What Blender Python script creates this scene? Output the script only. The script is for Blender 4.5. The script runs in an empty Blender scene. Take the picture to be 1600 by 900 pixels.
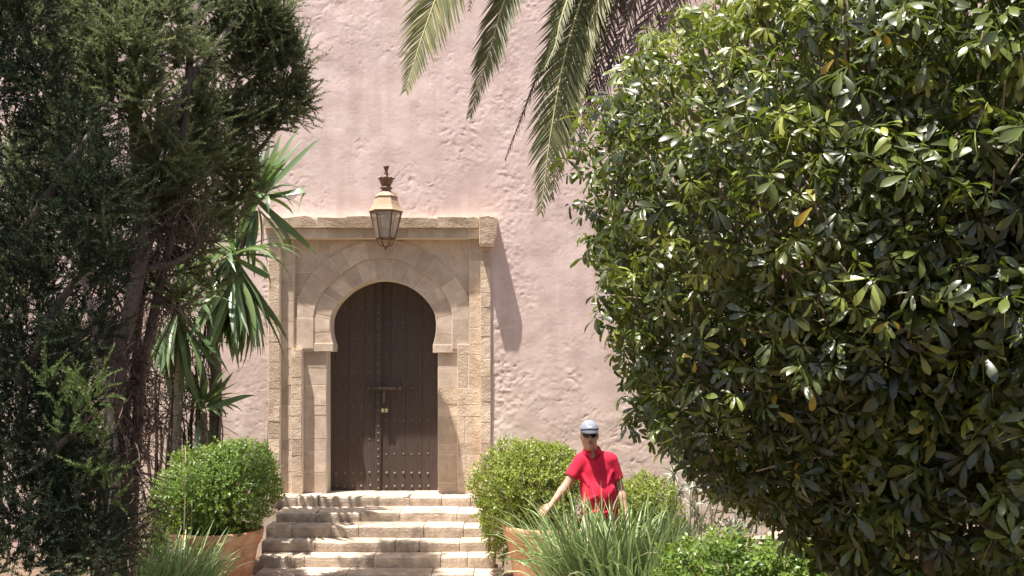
import bpy, bmesh, math, random
import numpy as np
from mathutils import Vector, Matrix

rng = np.random.default_rng(7)
random.seed(7)
scene = bpy.context.scene
COL = scene.collection
R = math.radians

# ------------------------------------------------------------------ camera
EYE = 1.67
PITCH = math.atan(124 / 1600)
cam_data = bpy.data.cameras.new('camera')
cam = bpy.data.objects.new('camera', cam_data)
COL.objects.link(cam)
cam.location = (0, 0, EYE)
cam.rotation_euler = (R(90) + PITCH, 0, 0)
cam_data.sensor_width = 36
cam_data.lens = 36
cam_data.clip_start = 0.05
cam_data.clip_end = 2000
scene.camera = cam

# ------------------------------------------------------------------ sky and sun
SUN_DIR = Vector((0.31, 0.25, -1.30)).normalized()      # the way the light travels
to_sun = -SUN_DIR
elev = math.asin(to_sun.z)
world = bpy.data.worlds.new('World')
scene.world = world
world.use_nodes = True
wn = world.node_tree
for n in list(wn.nodes):
    wn.nodes.remove(n)
sky = wn.nodes.new('ShaderNodeTexSky')
sky.sky_type = 'NISHITA'
sky.sun_disc = False
sky.dust_density = 3.5
sky.ozone_density = 0.6
sky.sun_elevation = elev
sky.sun_rotation = math.atan2(to_sun.x, to_sun.y)
bg = wn.nodes.new('ShaderNodeBackground')
bg.inputs['Strength'].default_value = 0.095
wo = wn.nodes.new('ShaderNodeOutputWorld')
wn.links.new(sky.outputs[0], bg.inputs[0])
wn.links.new(bg.outputs[0], wo.inputs[0])

sun_data = bpy.data.lights.new('sun', 'SUN')
sun_data.energy = 5.0
sun_data.angle = R(0.53)
sun_data.color = (1.0, 0.955, 0.89)
sun = bpy.data.objects.new('sun', sun_data)
COL.objects.link(sun)
sun.location = (-5, -4, 20)
sun.rotation_euler = SUN_DIR.to_track_quat('-Z', 'Y').to_euler()

scene.view_settings.view_transform = 'Standard'
scene.view_settings.look = 'None'
scene.view_settings.gamma = 1
scene.view_settings.use_curve_mapping = False
scene.view_settings.exposure = 1.24

# ------------------------------------------------------------------ helpers
CP, SP = math.cos(PITCH), math.sin(PITCH)


def at(px, py, Y):
    u = (px - 800) / 1600
    v = (450 - py) / 1600
    y = CP - v * SP
    z = SP + v * CP
    s = Y / y
    return Vector((u * s, Y, EYE + z * s))


def pxm(Y):
    return 1600 / Y


class MB:
    """collects geometry; build() links it as ONE mesh object"""

    def __init__(self):
        self.v, self.f, self.r = [], {}, []
        self.n = 0

    def add(self, verts, faces, rnd=0.5):
        verts = np.asarray(verts, dtype=np.float64).reshape(-1, 3)
        faces = np.asarray(faces, dtype=np.int64)
        self.v.append(verts)
        rr = np.empty(len(verts))
        rr[:] = rnd
        self.r.append(rr)
        self.f.setdefault(faces.shape[1], []).append(faces + self.n)
        self.n += len(verts)
        return self

    def poly(self, verts, faces, rnd=0.5):
        """faces: list of tuples of any length"""
        base = self.n
        self.v.append(np.asarray(verts, dtype=np.float64).reshape(-1, 3))
        self.r.append(np.full(len(verts), rnd))
        self.n += len(verts)
        for f in faces:
            self.f.setdefault(len(f), []).append(np.asarray([f]) + base)
        return self

    def mesh(self, name, smooth=False):
        me = bpy.data.meshes.new(name)
        V = np.concatenate(self.v)
        loops, starts, totals = [], [], []
        pos = 0
        for k in sorted(self.f):
            F = np.concatenate(self.f[k])
            loops.append(F.ravel())
            starts.append(pos + np.arange(len(F)) * k)
            totals.append(np.full(len(F), k))
            pos += len(F) * k
        loops = np.concatenate(loops)
        starts = np.concatenate(starts)
        totals = np.concatenate(totals)
        me.vertices.add(len(V))
        me.vertices.foreach_set('co', V.ravel())
        me.loops.add(len(loops))
        me.loops.foreach_set('vertex_index', loops)
        me.polygons.add(len(starts))
        me.polygons.foreach_set('loop_start', starts)
        me.polygons.foreach_set('loop_total', totals)
        me.polygons.foreach_set('use_smooth', np.full(len(starts), bool(smooth)))
        at_ = me.attributes.new('rnd', 'FLOAT', 'POINT')
        at_.data.foreach_set('value', np.concatenate(self.r))
        me.update(calc_edges=True)
        me.validate()
        return me

    def build(self, name, mat, parent=None, smooth=False):
        me = self.mesh(name, smooth)
        return link(name, me, mat, parent)


def link(name, me, mat, parent=None):
    if mat is not None and not me.materials:
        me.materials.append(mat)
    o = bpy.data.objects.new(name, me)
    COL.objects.link(o)
    if parent is not None:
        o.parent = parent
        # parts are built in world space: undo the thing's own placement
        o.matrix_parent_inverse = parent.matrix_basis.inverted()
    return o


def tag(o, label=None, cat=None, group=None, kind=None):
    if label:
        o['label'] = label
    if cat:
        o['category'] = cat
    if group:
        o['group'] = group
    if kind:
        o['kind'] = kind
    return o


def thing(name, label, cat, loc=(0, 0, 0), group=None):
    o = bpy.data.objects.new(name, None)
    o.empty_display_size = 0.1
    COL.objects.link(o)
    o.location = loc
    return tag(o, label, cat, group)


# ---- shapes
def frames(pts):
    P = np.asarray(pts, dtype=float)
    T = np.gradient(P, axis=0)
    T /= np.linalg.norm(T, axis=1, keepdims=True) + 1e-9
    ref = np.array([0.0, 0.0, 1.0])
    if abs(T[0] @ ref) > 0.9:
        ref = np.array([1.0, 0.0, 0.0])
    N = np.zeros_like(T)
    n = np.cross(T[0], ref)
    n /= np.linalg.norm(n)
    for i in range(len(P)):
        n = n - T[i] * (n @ T[i])
        n /= np.linalg.norm(n) + 1e-9
        N[i] = n
    B = np.cross(T, N)
    return P, T, N, B


def tube(mb, pts, rad, seg=8, rnd=0.5, cap=True, rough=0.0):
    P, T, N, B = frames(pts)
    n = len(P)
    rad = np.broadcast_to(np.asarray(rad, dtype=float), (n,))
    a = np.arange(seg) * 2 * math.pi / seg
    rr = rad[:, None] * (1 + rough * rng.uniform(-1, 1, (n, seg)))
    V = P[:, None, :] + rr[..., None] * (np.cos(a)[None, :, None] * N[:, None, :] + np.sin(a)[None, :, None] * B[:, None, :])
    V = V.reshape(-1, 3)
    i, j = np.meshgrid(np.arange(n - 1), np.arange(seg), indexing='ij')
    j2 = (j + 1) % seg
    F = np.stack([i * seg + j, i * seg + j2, (i + 1) * seg + j2, (i + 1) * seg + j], -1).reshape(-1, 4)
    base = mb.n
    mb.add(V, F, rnd)
    if cap:
        mb.f.setdefault(seg, []).append(np.array([[base + k for k in range(seg)][::-1], [base + (n - 1) * seg + k for k in range(seg)]]))
    return mb


def spline(pts, n=12):
    """Catmull-Rom through pts"""
    P = np.asarray(pts, dtype=float)
    P = np.vstack([2 * P[0] - P[1], P, 2 * P[-1] - P[-2]])
    out = []
    m = len(P) - 3
    for t in np.linspace(0, m - 1e-9, n):
        i = int(t)
        u = t - i
        a, b, c, d = P[i:i + 4]
        out.append(0.5 * ((2 * b) + (-a + c) * u + (2 * a - 5 * b + 4 * c - d) * u * u + (-a + 3 * b - 3 * c + d) * u ** 3))
    return np.array(out)


def box(mb, x0, x1, y0, y1, z0, z1, rnd=0.5):
    V = [(x0, y0, z0), (x1, y0, z0), (x1, y1, z0), (x0, y1, z0), (x0, y0, z1), (x1, y0, z1), (x1, y1, z1), (x0, y1, z1)]
    F = [(0, 3, 2, 1), (4, 5, 6, 7), (0, 1, 5, 4), (1, 2, 6, 5), (2, 3, 7, 6), (3, 0, 4, 7)]
    return mb.add(V, F, rnd)


def lathe(mb, c, prof, seg=32, rnd=0.5, caps=True, rot=0.0):
    a = np.arange(seg) * 2 * math.pi / seg + rot
    n = len(prof)
    prof = np.asarray(prof, dtype=float)
    V = np.zeros((n, seg, 3))
    V[..., 0] = c[0] + prof[:, 0:1] * np.cos(a)
    V[..., 1] = c[1] + prof[:, 0:1] * np.sin(a)
    V[..., 2] = c[2] + prof[:, 1:2]
    i, j = np.meshgrid(np.arange(n - 1), np.arange(seg), indexing='ij')
    j2 = (j + 1) % seg
    F = np.stack([i * seg + j, i * seg + j2, (i + 1) * seg + j2, (i + 1) * seg + j], -1).reshape(-1, 4)
    base = mb.n
    mb.add(V.reshape(-1, 3), F, rnd)
    if caps:
        mb.f.setdefault(seg, []).append(np.array([[base + k for k in range(seg)][::-1], [base + (n - 1) * seg + k for k in range(seg)]]))
    return mb


def prism(mb, poly, yf, yb, inset=0.008, rnd=0.5, wob=0.0):
    """stone: polygon in (X,Z) counter-clockwise seen from the camera, front at yf (towards camera), back at yb; worn edge"""
    P = np.asarray(poly, dtype=float)
    n = len(P)
    c = P.mean(0)

    def shrink(d):
        out = []
        for k in range(n):
            a, b, e = P[k - 1], P[k], P[(k + 1) % n]
            t1 = (b - a) / (np.linalg.norm(b - a) + 1e-9)
            t2 = (e - b) / (np.linalg.norm(e - b) + 1e-9)
            n1 = np.array([-t1[1], t1[0]])
            n2 = np.array([-t2[1], t2[0]])
            m = n1 + n2
            m /= max(0.3, np.linalg.norm(m) ** 2 / 2) 
            out.append(b + m * d * 0.5 * 2 / 2)
        return np.array(out)
    A = shrink(inset)
    B = shrink(inset + 0.004)
    ring0 = [(x, yb, z) for x, z in A]
    ring1 = [(x, yf + 0.003, z) for x, z in A]
    ring2 = [(x + random.uniform(-wob, wob), yf + random.uniform(-wob, wob) * .6, z + random.uniform(-wob, wob)) for x, z in B]
    V = ring0 + ring1 + ring2
    F = []
    for k in range(n):
        k2 = (k + 1) % n
        F.append((k, k2, n + k2, n + k))
        F.append((n + k, n + k2, 2 * n + k2, 2 * n + k))
    F.append(tuple(2 * n + k for k in range(n)))
    return mb.poly(V, F, rnd)


# ---- noise on numpy arrays
def vnoise(x, y, seed):
    g = np.random.default_rng(seed).random((256, 256))
    xi = np.floor(x).astype(int)
    yi = np.floor(y).astype(int)
    u = x - xi
    v = y - yi
    u = u * u * (3 - 2 * u)
    v = v * v * (3 - 2 * v)
    a = g[xi % 256, yi % 256]
    b = g[(xi + 1) % 256, yi % 256]
    c = g[xi % 256, (yi + 1) % 256]
    d = g[(xi + 1) % 256, (yi + 1) % 256]
    return (a * (1 - u) + b * u) * (1 - v) + (c * (1 - u) + d * u) * v


def fbm(x, y, seed, oct=4):
    s, a, t = 0, 1.0, 0
    for k in range(oct):
        s = s + a * vnoise(x * 2 ** k + 17.3 * k, y * 2 ** k + 5.1 * k, seed + k)
        t += a
        a *= 0.5
    return s / t


# ---- materials
def mat(name):
    m = bpy.data.materials.new(name)
    m.use_nodes = True
    nt = m.node_tree
    for n in list(nt.nodes):
        nt.nodes.remove(n)
    out = nt.nodes.new('ShaderNodeOutputMaterial')
    p = nt.nodes.new('ShaderNodeBsdfPrincipled')
    nt.links.new(p.outputs[0], out.inputs[0])
    return m, nt, p, out


def N(nt, t, **kw):
    n = nt.nodes.new(t)
    for k, v in kw.items():
        if k in n.inputs.keys():
            n.inputs[k].default_value = v
        else:
            setattr(n, k, v)
    return n


def coords(nt, scale=(1, 1, 1), src='Object'):
    tc = nt.nodes.new('ShaderNodeTexCoord')
    mp = nt.nodes.new('ShaderNodeMapping')
    mp.inputs['Scale'].default_value = scale
    nt.links.new(tc.outputs[src], mp.inputs['Vector'])
    return mp.outputs['Vector']


def noise(nt, vec, scale, detail=4, rough=0.55, dist=0.0):
    n = N(nt, 'ShaderNodeTexNoise', Scale=scale, Detail=detail, Roughness=rough, Distortion=dist)
    nt.links.new(vec, n.inputs['Vector'])
    return n.outputs['Fac']


def ramp(nt, fac, stops):
    r = nt.nodes.new('ShaderNodeValToRGB')
    el = r.color_ramp.elements
    while len(el) > 1:
        el.remove(el[-1])
    el[0].position = stops[0][0]
    el[0].color = (*stops[0][1], 1)
    for p, c in stops[1:]:
        e = el.new(p)
        e.color = (*c, 1)
    nt.links.new(fac, r.inputs[0])
    return r.outputs[0]


def mix(nt, a, b, fac, mode='MIX'):
    m = nt.nodes.new('ShaderNodeMix')
    m.data_type = 'RGBA'
    m.blend_type = mode
    for sock, val in ((m.inputs[0], fac), (m.inputs[6], a), (m.inputs[7], b)):
        if isinstance(val, (int, float)):
            sock.default_value = val
        elif isinstance(val, tuple):
            sock.default_value = (*val, 1)
        else:
            nt.links.new(val, sock)
    return m.outputs[2]


def bump(nt, p, h, strength, dist):
    b = N(nt, 'ShaderNodeBump', Strength=strength, Distance=dist)
    nt.links.new(h, b.inputs['Height'])
    nt.links.new(b.outputs[0], p.inputs['Normal'])
    return b


def attr(nt, name='rnd'):
    a = nt.nodes.new('ShaderNodeAttribute')
    a.attribute_name = name
    return a.outputs['Fac']


def leaf_mat(name, stops, rough=0.45, trans=0.35, tcol=(0.25, 0.4, 0.05), spec=0.5, obj_random=False):
    m, nt, p, out = mat(name)
    f = attr(nt)
    if obj_random:
        oi = nt.nodes.new('ShaderNodeObjectInfo')
        ad = N(nt, 'ShaderNodeMath', operation='ADD')
        sb = N(nt, 'ShaderNodeMath', operation='MULTIPLY_ADD')
        sb.inputs[1].default_value = 0.5
        sb.inputs[2].default_value = -0.25
        nt.links.new(oi.outputs['Random'], sb.inputs[0])
        nt.links.new(f, ad.inputs[0])
        nt.links.new(sb.outputs[0], ad.inputs[1])
        f = ad.outputs[0]
    c = ramp(nt, f, stops)
    nt.links.new(c, p.inputs['Base Color'])
    p.inputs['Roughness'].default_value = rough
    p.inputs['Specular IOR Level'].default_value = spec
    if trans > 0:
        t = nt.nodes.new('ShaderNodeBsdfTranslucent')
        tc = mix(nt, c, tcol, 0.55)
        nt.links.new(tc, t.inputs['Color'])
        ms = nt.nodes.new('ShaderNodeMixShader')
        ms.inputs[0].default_value = trans
        nt.links.new(p.outputs[0], ms.inputs[1])
        nt.links.new(t.outputs[0], ms.inputs[2])
        nt.links.new(ms.outputs[0], out.inputs[0])
    return m


def bark_mat(name, c0, c1, scale=(8, 8, 2), bs=0.6, dist=0.02):
    m, nt, p, out = mat(name)
    v = coords(nt, scale)
    h = noise(nt, v, 6, 6, 0.65, 0.4)
    nt.links.new(ramp(nt, h, [(0.3, c0), (0.7, c1)]), p.inputs['Base Color'])
    p.inputs['Roughness'].default_value = 0.9
    bump(nt, p, h, bs, dist)
    return m


def plaster_material():
    m, nt, p, out = mat('pink_plaster')
    v = coords(nt)
    big = noise(nt, v, 0.55, 4, 0.6)
    mid = noise(nt, v, 2.6, 5, 0.6)
    fine = noise(nt, v, 28, 5, 0.6)
    base = ramp(nt, mid, [(0.25, (0.53, 0.395, 0.355)), (0.5, (0.595, 0.455, 0.415)), (0.75, (0.655, 0.52, 0.48))])
    # old ochre wash showing through low down
    tc = nt.nodes.new('ShaderNodeTexCoord')
    sx = nt.nodes.new('ShaderNodeSeparateXYZ')
    nt.links.new(tc.outputs['Object'], sx.inputs[0])
    hm = N(nt, 'ShaderNodeMapRange')
    hm.inputs['From Min'].default_value = 3.0
    hm.inputs['From Max'].default_value = 0.0
    nt.links.new(sx.outputs['Z'], hm.inputs['Value'])
    mu = N(nt, 'ShaderNodeMath', operation='MULTIPLY')
    nt.links.new(hm.outputs[0], mu.inputs[0])
    nt.links.new(ramp(nt, big, [(0.3, (0.45,) * 3), (0.6, (1,) * 3)]), mu.inputs[1])
    c = mix(nt, base, (0.53, 0.415, 0.32), mu.outputs[0])
    c = mix(nt, c, (0.70, 0.58, 0.525), ramp(nt, noise(nt, v, 1.3, 6, 0.65, 0.8), [(0.56, (0,) * 3), (0.72, (0.55,) * 3)]))
    # old repairs with soft edges, dirt splashed up at the foot
    c = mix(nt, c, (0.66, 0.55, 0.49), ramp(nt, noise(nt, coords(nt, (1, 1, 1.4)), 0.85, 7, 0.62, 1.2), [(0.555, (0,) * 3), (0.60, (0.45,) * 3)]))
    c = mix(nt, c, (0.40, 0.30, 0.25), ramp(nt, noise(nt, v, 4.5, 7, 0.7, 1.5), [(0.60, (0,) * 3), (0.70, (0.35,) * 3)]))
    # streaky stains
    vs = coords(nt, (3.0, 1, 0.35))
    st = ramp(nt, noise(nt, vs, 2.0, 5, 0.6), [(0.46, (0,) * 3), (0.72, (0.42,) * 3)])
    c = mix(nt, c, (0.44, 0.31, 0.27), st)
    nt.links.new(c, p.inputs['Base Color'])
    p.inputs['Roughness'].default_value = 0.95
    p.inputs['Specular IOR Level'].default_value = 0.15
    ad = N(nt, 'ShaderNodeMath', operation='MULTIPLY_ADD')
    nt.links.new(noise(nt, v, 9, 6, 0.6), ad.inputs[0])
    ad.inputs[1].default_value = 0.8
    nt.links.new(fine, ad.inputs[2])
    bump(nt, p, ad.outputs[0], 0.22, 0.010)
    return m


def stone_material(name, c0, c1, c2, dark=(0.2, 0.15, 0.1), bs=0.7, dist=0.02, pits=True):
    m, nt, p, out = mat(name)
    v = coords(nt)
    oi = nt.nodes.new('ShaderNodeObjectInfo')
    a = noise(nt, v, 7, 6, 0.65)
    b = noise(nt, v, 45, 5, 0.6)
    c = ramp(nt, a, [(0.3, c0), (0.5, c1), (0.7, c2)])
    hs = N(nt, 'ShaderNodeMapRange')
    hs.inputs['To Min'].default_value = 0.82
    hs.inputs['To Max'].default_value = 1.16
    nt.links.new(oi.outputs['Random'], hs.inputs['Value'])
    br = nt.nodes.new('ShaderNodeHueSaturation')
    nt.links.new(hs.outputs[0], br.inputs['Value'])
    nt.links.new(c, br.inputs['Color'])
    c = br.outputs[0]
    st = ramp(nt, noise(nt, v, 2.3, 6, 0.7, 0.6), [(0.5, (0,) * 3), (0.68, (0.75,) * 3)])
    c = mix(nt, c, dark, st)
    nt.links.new(c, p.inputs['Base Color'])
    p.inputs['Roughness'].default_value = 0.92
    p.inputs['Specular IOR Level'].default_value = 0.2
    ad = N(nt, 'ShaderNodeMath', operation='MULTIPLY_ADD')
    nt.links.new(a, ad.inputs[0])
    ad.inputs[1].default_value = 1.5
    nt.links.new(b, ad.inputs[2])
    bump(nt, p, ad.outputs[0], bs, dist)
    return m


def simple(name, col, rough=0.6, metal=0.0, spec=0.5, var=None, vscale=20, bs=0, bscale=60, bdist=0.005):
    m, nt, p, out = mat(name)
    p.inputs['Base Color'].default_value = (*col, 1)
    p.inputs['Roughness'].default_value = rough
    p.inputs['Metallic'].default_value = metal
    p.inputs['Specular IOR Level'].default_value = spec
    v = coords(nt)
    if var is not None:
        nt.links.new(ramp(nt, noise(nt, v, vscale, 5, 0.6), [(0.35, col), (0.68, var)]), p.inputs['Base Color'])
    if bs:
        bump(nt, p, noise(nt, v, bscale, 4, 0.6), bs, bdist)
    return m


def wood_material():
    m, nt, p, out = mat('door_wood')
    v = coords(nt, (14, 14, 0.9))
    h = noise(nt, v, 5, 6, 0.65, 0.5)
    oi = nt.nodes.new('ShaderNodeObjectInfo')
    c = ramp(nt, h, [(0.3, (0.040, 0.024, 0.017)), (0.6, (0.068, 0.043, 0.031)), (0.8, (0.105, 0.070, 0.050))])
    hs = N(nt, 'ShaderNodeMapRange')
    hs.inputs['To Min'].default_value = 0.85
    hs.inputs['To Max'].default_value = 1.25
    nt.links.new(oi.outputs['Random'], hs.inputs['Value'])
    br = nt.nodes.new('ShaderNodeHueSaturation')
    nt.links.new(hs.outputs[0], br.inputs['Value'])
    nt.links.new(c, br.inputs['Color'])
    nt.links.new(br.outputs[0], p.inputs['Base Color'])
    p.inputs['Roughness'].default_value = 0.7
    bump(nt, p, h, 0.35, 0.006)
    return m


M = {}
M['plaster'] = plaster_material()
M['stone'] = stone_material('ochre_sandstone', (0.45, 0.34, 0.262), (0.54, 0.42, 0.33), (0.62, 0.50, 0.405), (0.39, 0.28, 0.20), bs=0.35, dist=0.008)
M['rough_stone'] = stone_material('rough_sandstone', (0.47, 0.345, 0.245), (0.57, 0.435, 0.32), (0.66, 0.53, 0.41), (0.38, 0.265, 0.175), bs=0.6, dist=0.016)
M['weathered'] = stone_material('weathered_sandstone', (0.33, 0.24, 0.165), (0.42, 0.315, 0.225), (0.52, 0.40, 0.30), (0.24, 0.165, 0.11), bs=0.6, dist=0.02)
M['mortar'] = simple('lime_mortar', (0.70, 0.59, 0.46), 0.95, var=(0.78, 0.68, 0.55), vscale=25, bs=0.5)
M['step'] = stone_material('step_stone', (0.37, 0.285, 0.22), (0.50, 0.40, 0.31), (0.60, 0.50, 0.40), (0.20, 0.155, 0.125), bs=0.6, dist=0.03)
M['wood'] = wood_material()
M['iron'] = simple('old_iron', (0.09, 0.065, 0.055), 0.55, 0.6, var=(0.17, 0.125, 0.10))
M['stud'] = simple('stud_iron', (0.17, 0.14, 0.13), 0.5, 0.4)
M['brass'] = simple('padlock_brass', (0.45, 0.36, 0.22), 0.35, 0.7)
M['copper'] = simple('aged_lantern_metal', (0.34, 0.225, 0.145), 0.75, 0.0, var=(0.42, 0.29, 0.19), vscale=12)
M['copper_dark'] = simple('dark_lantern_metal', (0.15, 0.085, 0.055), 0.55, 0.4, var=(0.23, 0.14, 0.09), vscale=14)
M['terracotta'] = stone_material('terracotta', (0.47, 0.215, 0.115), (0.55, 0.265, 0.15), (0.62, 0.34, 0.21), (0.64, 0.42, 0.30), bs=0.25, dist=0.01)
M['soil'] = simple('garden_soil', (0.10, 0.065, 0.04), 0.95, var=(0.19, 0.13, 0.085), vscale=5, bs=0.8, bscale=30, bdist=0.03)
M['paving'] = stone_material('paving_stone', (0.40, 0.33, 0.26), (0.52, 0.44, 0.35), (0.60, 0.52, 0.42), (0.25, 0.2, 0.16), bs=0.4)


def glass_material():
    m, nt, p, out = mat('lantern_glass')
    t = nt.nodes.new('ShaderNodeBsdfTransparent')
    t.inputs[0].default_value = (0.93, 0.92, 0.88, 1)
    g = nt.nodes.new('ShaderNodeBsdfGlossy')
    g.inputs['Roughness'].default_value = 0.12
    d = nt.nodes.new('ShaderNodeBsdfDiffuse')
    d.inputs[0].default_value = (0.6, 0.55, 0.5, 1)
    m1 = nt.nodes.new('ShaderNodeMixShader')
    m1.inputs[0].default_value = 0.10
    m2 = nt.nodes.new('ShaderNodeMixShader')
    m2.inputs[0].default_value = 0.22
    nt.links.new(t.outputs[0], m1.inputs[1])
    nt.links.new(g.outputs[0], m1.inputs[2])
    nt.links.new(m1.outputs[0], m2.inputs[1])
    nt.links.new(d.outputs[0], m2.inputs[2])
    nt.links.new(m2.outputs[0], out.inputs[0])
    return m


M['glass'] = glass_material()

# ------------------------------------------------------------------ ground
GZ = -0.76


def ground_z(x, y):
    t = np.clip((7.2 - np.asarray(y, dtype=float)) / 3.2, 0, 1)
    t = t * t * (3 - 2 * t)
    return GZ + t * (0.04 - GZ)


gx = np.concatenate([[-600, -200, -60, -25, -14], np.linspace(-9, 9, 73), [14, 25, 60, 200, 600]])
gy = np.concatenate([[-600, -200, -60, -20, -8], np.linspace(-3, 18, 85), [25, 60, 200, 600]])
GX, GY = np.meshgrid(gx, gy, indexing='ij')
GZZ = ground_z(GX, GY) + np.where(np.abs(GX) < 10, 0.03 * (fbm(GX * 1.5 + 50, GY * 1.5 + 50, 3) - 0.5), 0) - 0.02
gi, gj = np.meshgrid(np.arange(len(gx) - 1), np.arange(len(gy) - 1), indexing='ij')
w = len(gy)
gb = MB().add(np.stack([GX, GY, GZZ], -1).reshape(-1, 3),
              np.stack([gi * w + gj, (gi + 1) * w + gj, (gi + 1) * w + gj + 1, gi * w + gj + 1], -1).reshape(-1, 4))
tag(gb.build('ground', M['soil'], None, True), kind='structure')

# ------------------------------------------------------------------ plaster wall
WY = 13.8


def FX(px, py=640):
    return at(px, py, WY).x


def FZ(py, px=600):
    return at(px, py, WY).z


SX0, SX1 = FX(419), FX(766, 600)        # hole for the stone doorway
SZ1 = FZ(352)


def wall_relief(x, z):
    """metres the plaster stands out of the mean plane"""
    big = (fbm(x * 0.7 + 20, z * 0.7 + 20, 11, 3) - 0.5) * 0.05
    mid = (fbm(x * 3 + 40, z * 3 + 40, 21, 2) - 0.5) * 0.011
    # gouges left by the trowel: thin broken marks in patches
    wx = x + 0.34 * (fbm(x * 3 + 3, z * 3 + 8, 81, 3) - 0.5)
    wz = z + 0.34 * (fbm(x * 3 + 31, z * 3 + 18, 83, 3) - 0.5)
    patch = np.clip((fbm(x * 1.5 + 90, z * 1.5 + 90, 41, 4) - 0.44) / 0.20, 0, 1)
    g = fbm(wx * 13 + 2.5 * wz + 60, wz * 24 - 5 * wx + 60, 31, 3)
    pit = np.clip((g - 0.66) / 0.04, 0, 1) * (0.10 + 0.90 * patch) * np.clip((fbm(x * 6 + 70, z * 6 + 70, 47, 2) - 0.38) / 0.2, 0, 1)
    g2 = fbm(wx * 24 + 60, wz * 30 + 60, 37, 2)
    pit2 = np.clip((g2 - 0.76) / 0.05, 0, 1) * (0.3 + 0.7 * patch)
    lump = np.clip((fbm(wx * 6 + 11, wz * 9 + 33, 51, 2) - 0.60) / 0.25, 0, 1) * patch
    # rough seam running up from the doorway's right corner
    seam = np.exp(-((x - FX(795, 300)) / 0.20) ** 2) * np.clip((z - 2.2) / 1.0, 0, 1)
    near = np.exp(-((x - FX(775)) / 0.20) ** 2) * np.clip((3.6 - z) / 0.6, 0, 1) + 0.6 * seam
    grit = (fbm(x * 22 + 7, z * 22 + 3, 61, 2) - 0.5) * (0.0012 + 0.013 * near + 0.003 * patch)
    return big + mid - 0.0042 * pit - 0.0045 * pit2 + 0.003 * lump + grit


def wall_patch(mb, x0, x1, z0, z1, step, hole=False):
    xs = np.linspace(x0, x1, max(2, int((x1 - x0) / step) + 1))
    zs = np.linspace(z0, z1, max(2, int((z1 - z0) / step) + 1))
    X, Z = np.meshgrid(xs, zs, indexing='ij')
    Yw = WY - wall_relief(X + 10, Z + 10) if False else WY - wall_relief(X, Z)
    i, j = np.meshgrid(np.arange(len(xs) - 1), np.arange(len(zs) - 1), indexing='ij')
    n = len(zs)
    F = np.stack([i * n + j, (i + 1) * n + j, (i + 1) * n + j + 1, i * n + j + 1], -1).reshape(-1, 4)
    if hole:
        cx = (xs[:-1] + xs[1:])[i.ravel()] / 2
        cz = (zs[:-1] + zs[1:])[j.ravel()] / 2
        F = F[~((cx > SX0) & (cx < SX1) & (cz < SZ1) & (cz > FZ(776)))]
    mb.add(np.stack([X, Yw, Z], -1).reshape(-1, 3), F)


wall = thing('plaster_wall', 'tall pink rough plaster wall behind the whole garden', 'wall', (0, WY, GZ))
wb = MB()
XA, XB, ZA, ZB = -3.7, 2.4, -0.9, 6.9
wall_patch(wb, XA, XB, ZA, ZB, 0.015, True)
wall_patch(wb, -14, XA, ZA, ZB, 0.08)
wall_patch(wb, XB, 14, ZA, ZB, 0.08)
wall_patch(wb, -14, 14, ZB, 9.5, 0.12)
wb.build('plaster_face', M['plaster'], wall, True)
cb = MB()
box(cb, -14, SX0 - 0.05, WY + 0.12, WY + 1.0, -0.95, 9.45)
box(cb, SX1 + 0.05, 14, WY + 0.12, WY + 1.0, -0.95, 9.45)
box(cb, SX0 - 0.05, SX1 + 0.05, WY + 0.12, WY + 1.0, SZ1 + 0.02, 9.45)
box(cb, SX0 - 0.05, SX1 + 0.05, WY + 0.75, WY + 1.0, -0.95, SZ1 + 0.02)
cb.build('core', M['plaster'], wall)

# ------------------------------------------------------------------ stone doorway
CXP, CYP = 597, 512          # centre of the arch, photo pixels at the wall plane
doorway = thing('stone_doorway', 'carved ochre sandstone doorway with horseshoe arch and cornice', 'doorway', (FX(597), WY, FZ(771)))


def curve(pts):
    """half profile (dx, y px) -> function angle(deg) -> radius px"""
    th = np.array([math.degrees(math.atan2(CYP - y, dx)) for dx, y in pts])
    r = np.array([math.hypot(dx, CYP - y) for dx, y in pts])
    o = np.argsort(th)

    def f(a):
        a = a if a <= 90 else 180 - a
        return float(np.interp(a, th[o], r[o]))
    return f


r_open = curve([(78, 541), (79.5, 535), (82, 525), (83.5, 512), (82, 493), (79, 485), (72.5, 474), (61, 461.5), (46.5, 450), (29, 441.5), (12, 437.3), (0, 436)])
r_A = curve([(109, 541), (110, 525), (110, 499), (106, 478), (95, 456), (75, 435), (50, 416.5), (24, 404.5), (0, 401)])
r_B = curve([(134, 541), (135, 500), (134, 466), (110, 427), (82, 402), (53, 384.5), (24, 375), (0, 372)])


def PXZ(px, py):
    p = at(px, py, WY)
    return (p.x, p.z)


def sector(fi, fo, a0, a1, n=5):
    """counter-clockwise from the camera: outer from a0 to a1, inner back"""
    pts = []
    for a in np.linspace(a0, a1, n):
        r = fo(a)
        pts.append((CXP + r * math.cos(R(a)), CYP - r * math.sin(R(a))))
    for a in np.linspace(a1, a0, n):
        r = fi(a)
        pts.append((CXP + r * math.cos(R(a)), CYP - r * math.sin(R(a))))
    return [PXZ(*p) for p in pts]


mortar = MB()


def stone(name, poly, proud, mat_='stone', back=-0.60, wob=0.002, gap=0.008, inset=None):
    pr = proud + random.uniform(-0.003, 0.003)
    b = MB()
    prism(b, poly, WY - pr, WY - back, gap + random.uniform(0, 0.003), wob=wob)
    b.build(name, M[mat_], doorway)
    P = np.asarray(poly)
    n = len(P)
    V = [(x, WY - proud + 0.006, z) for x, z in P] + [(x, WY - back - 0.01, z) for x, z in P]
    F = [tuple(range(n))] + [((k + 1) % n, k, n + k, n + (k + 1) % n) for k in range(n)]
    mortar.poly(V, F)


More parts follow.
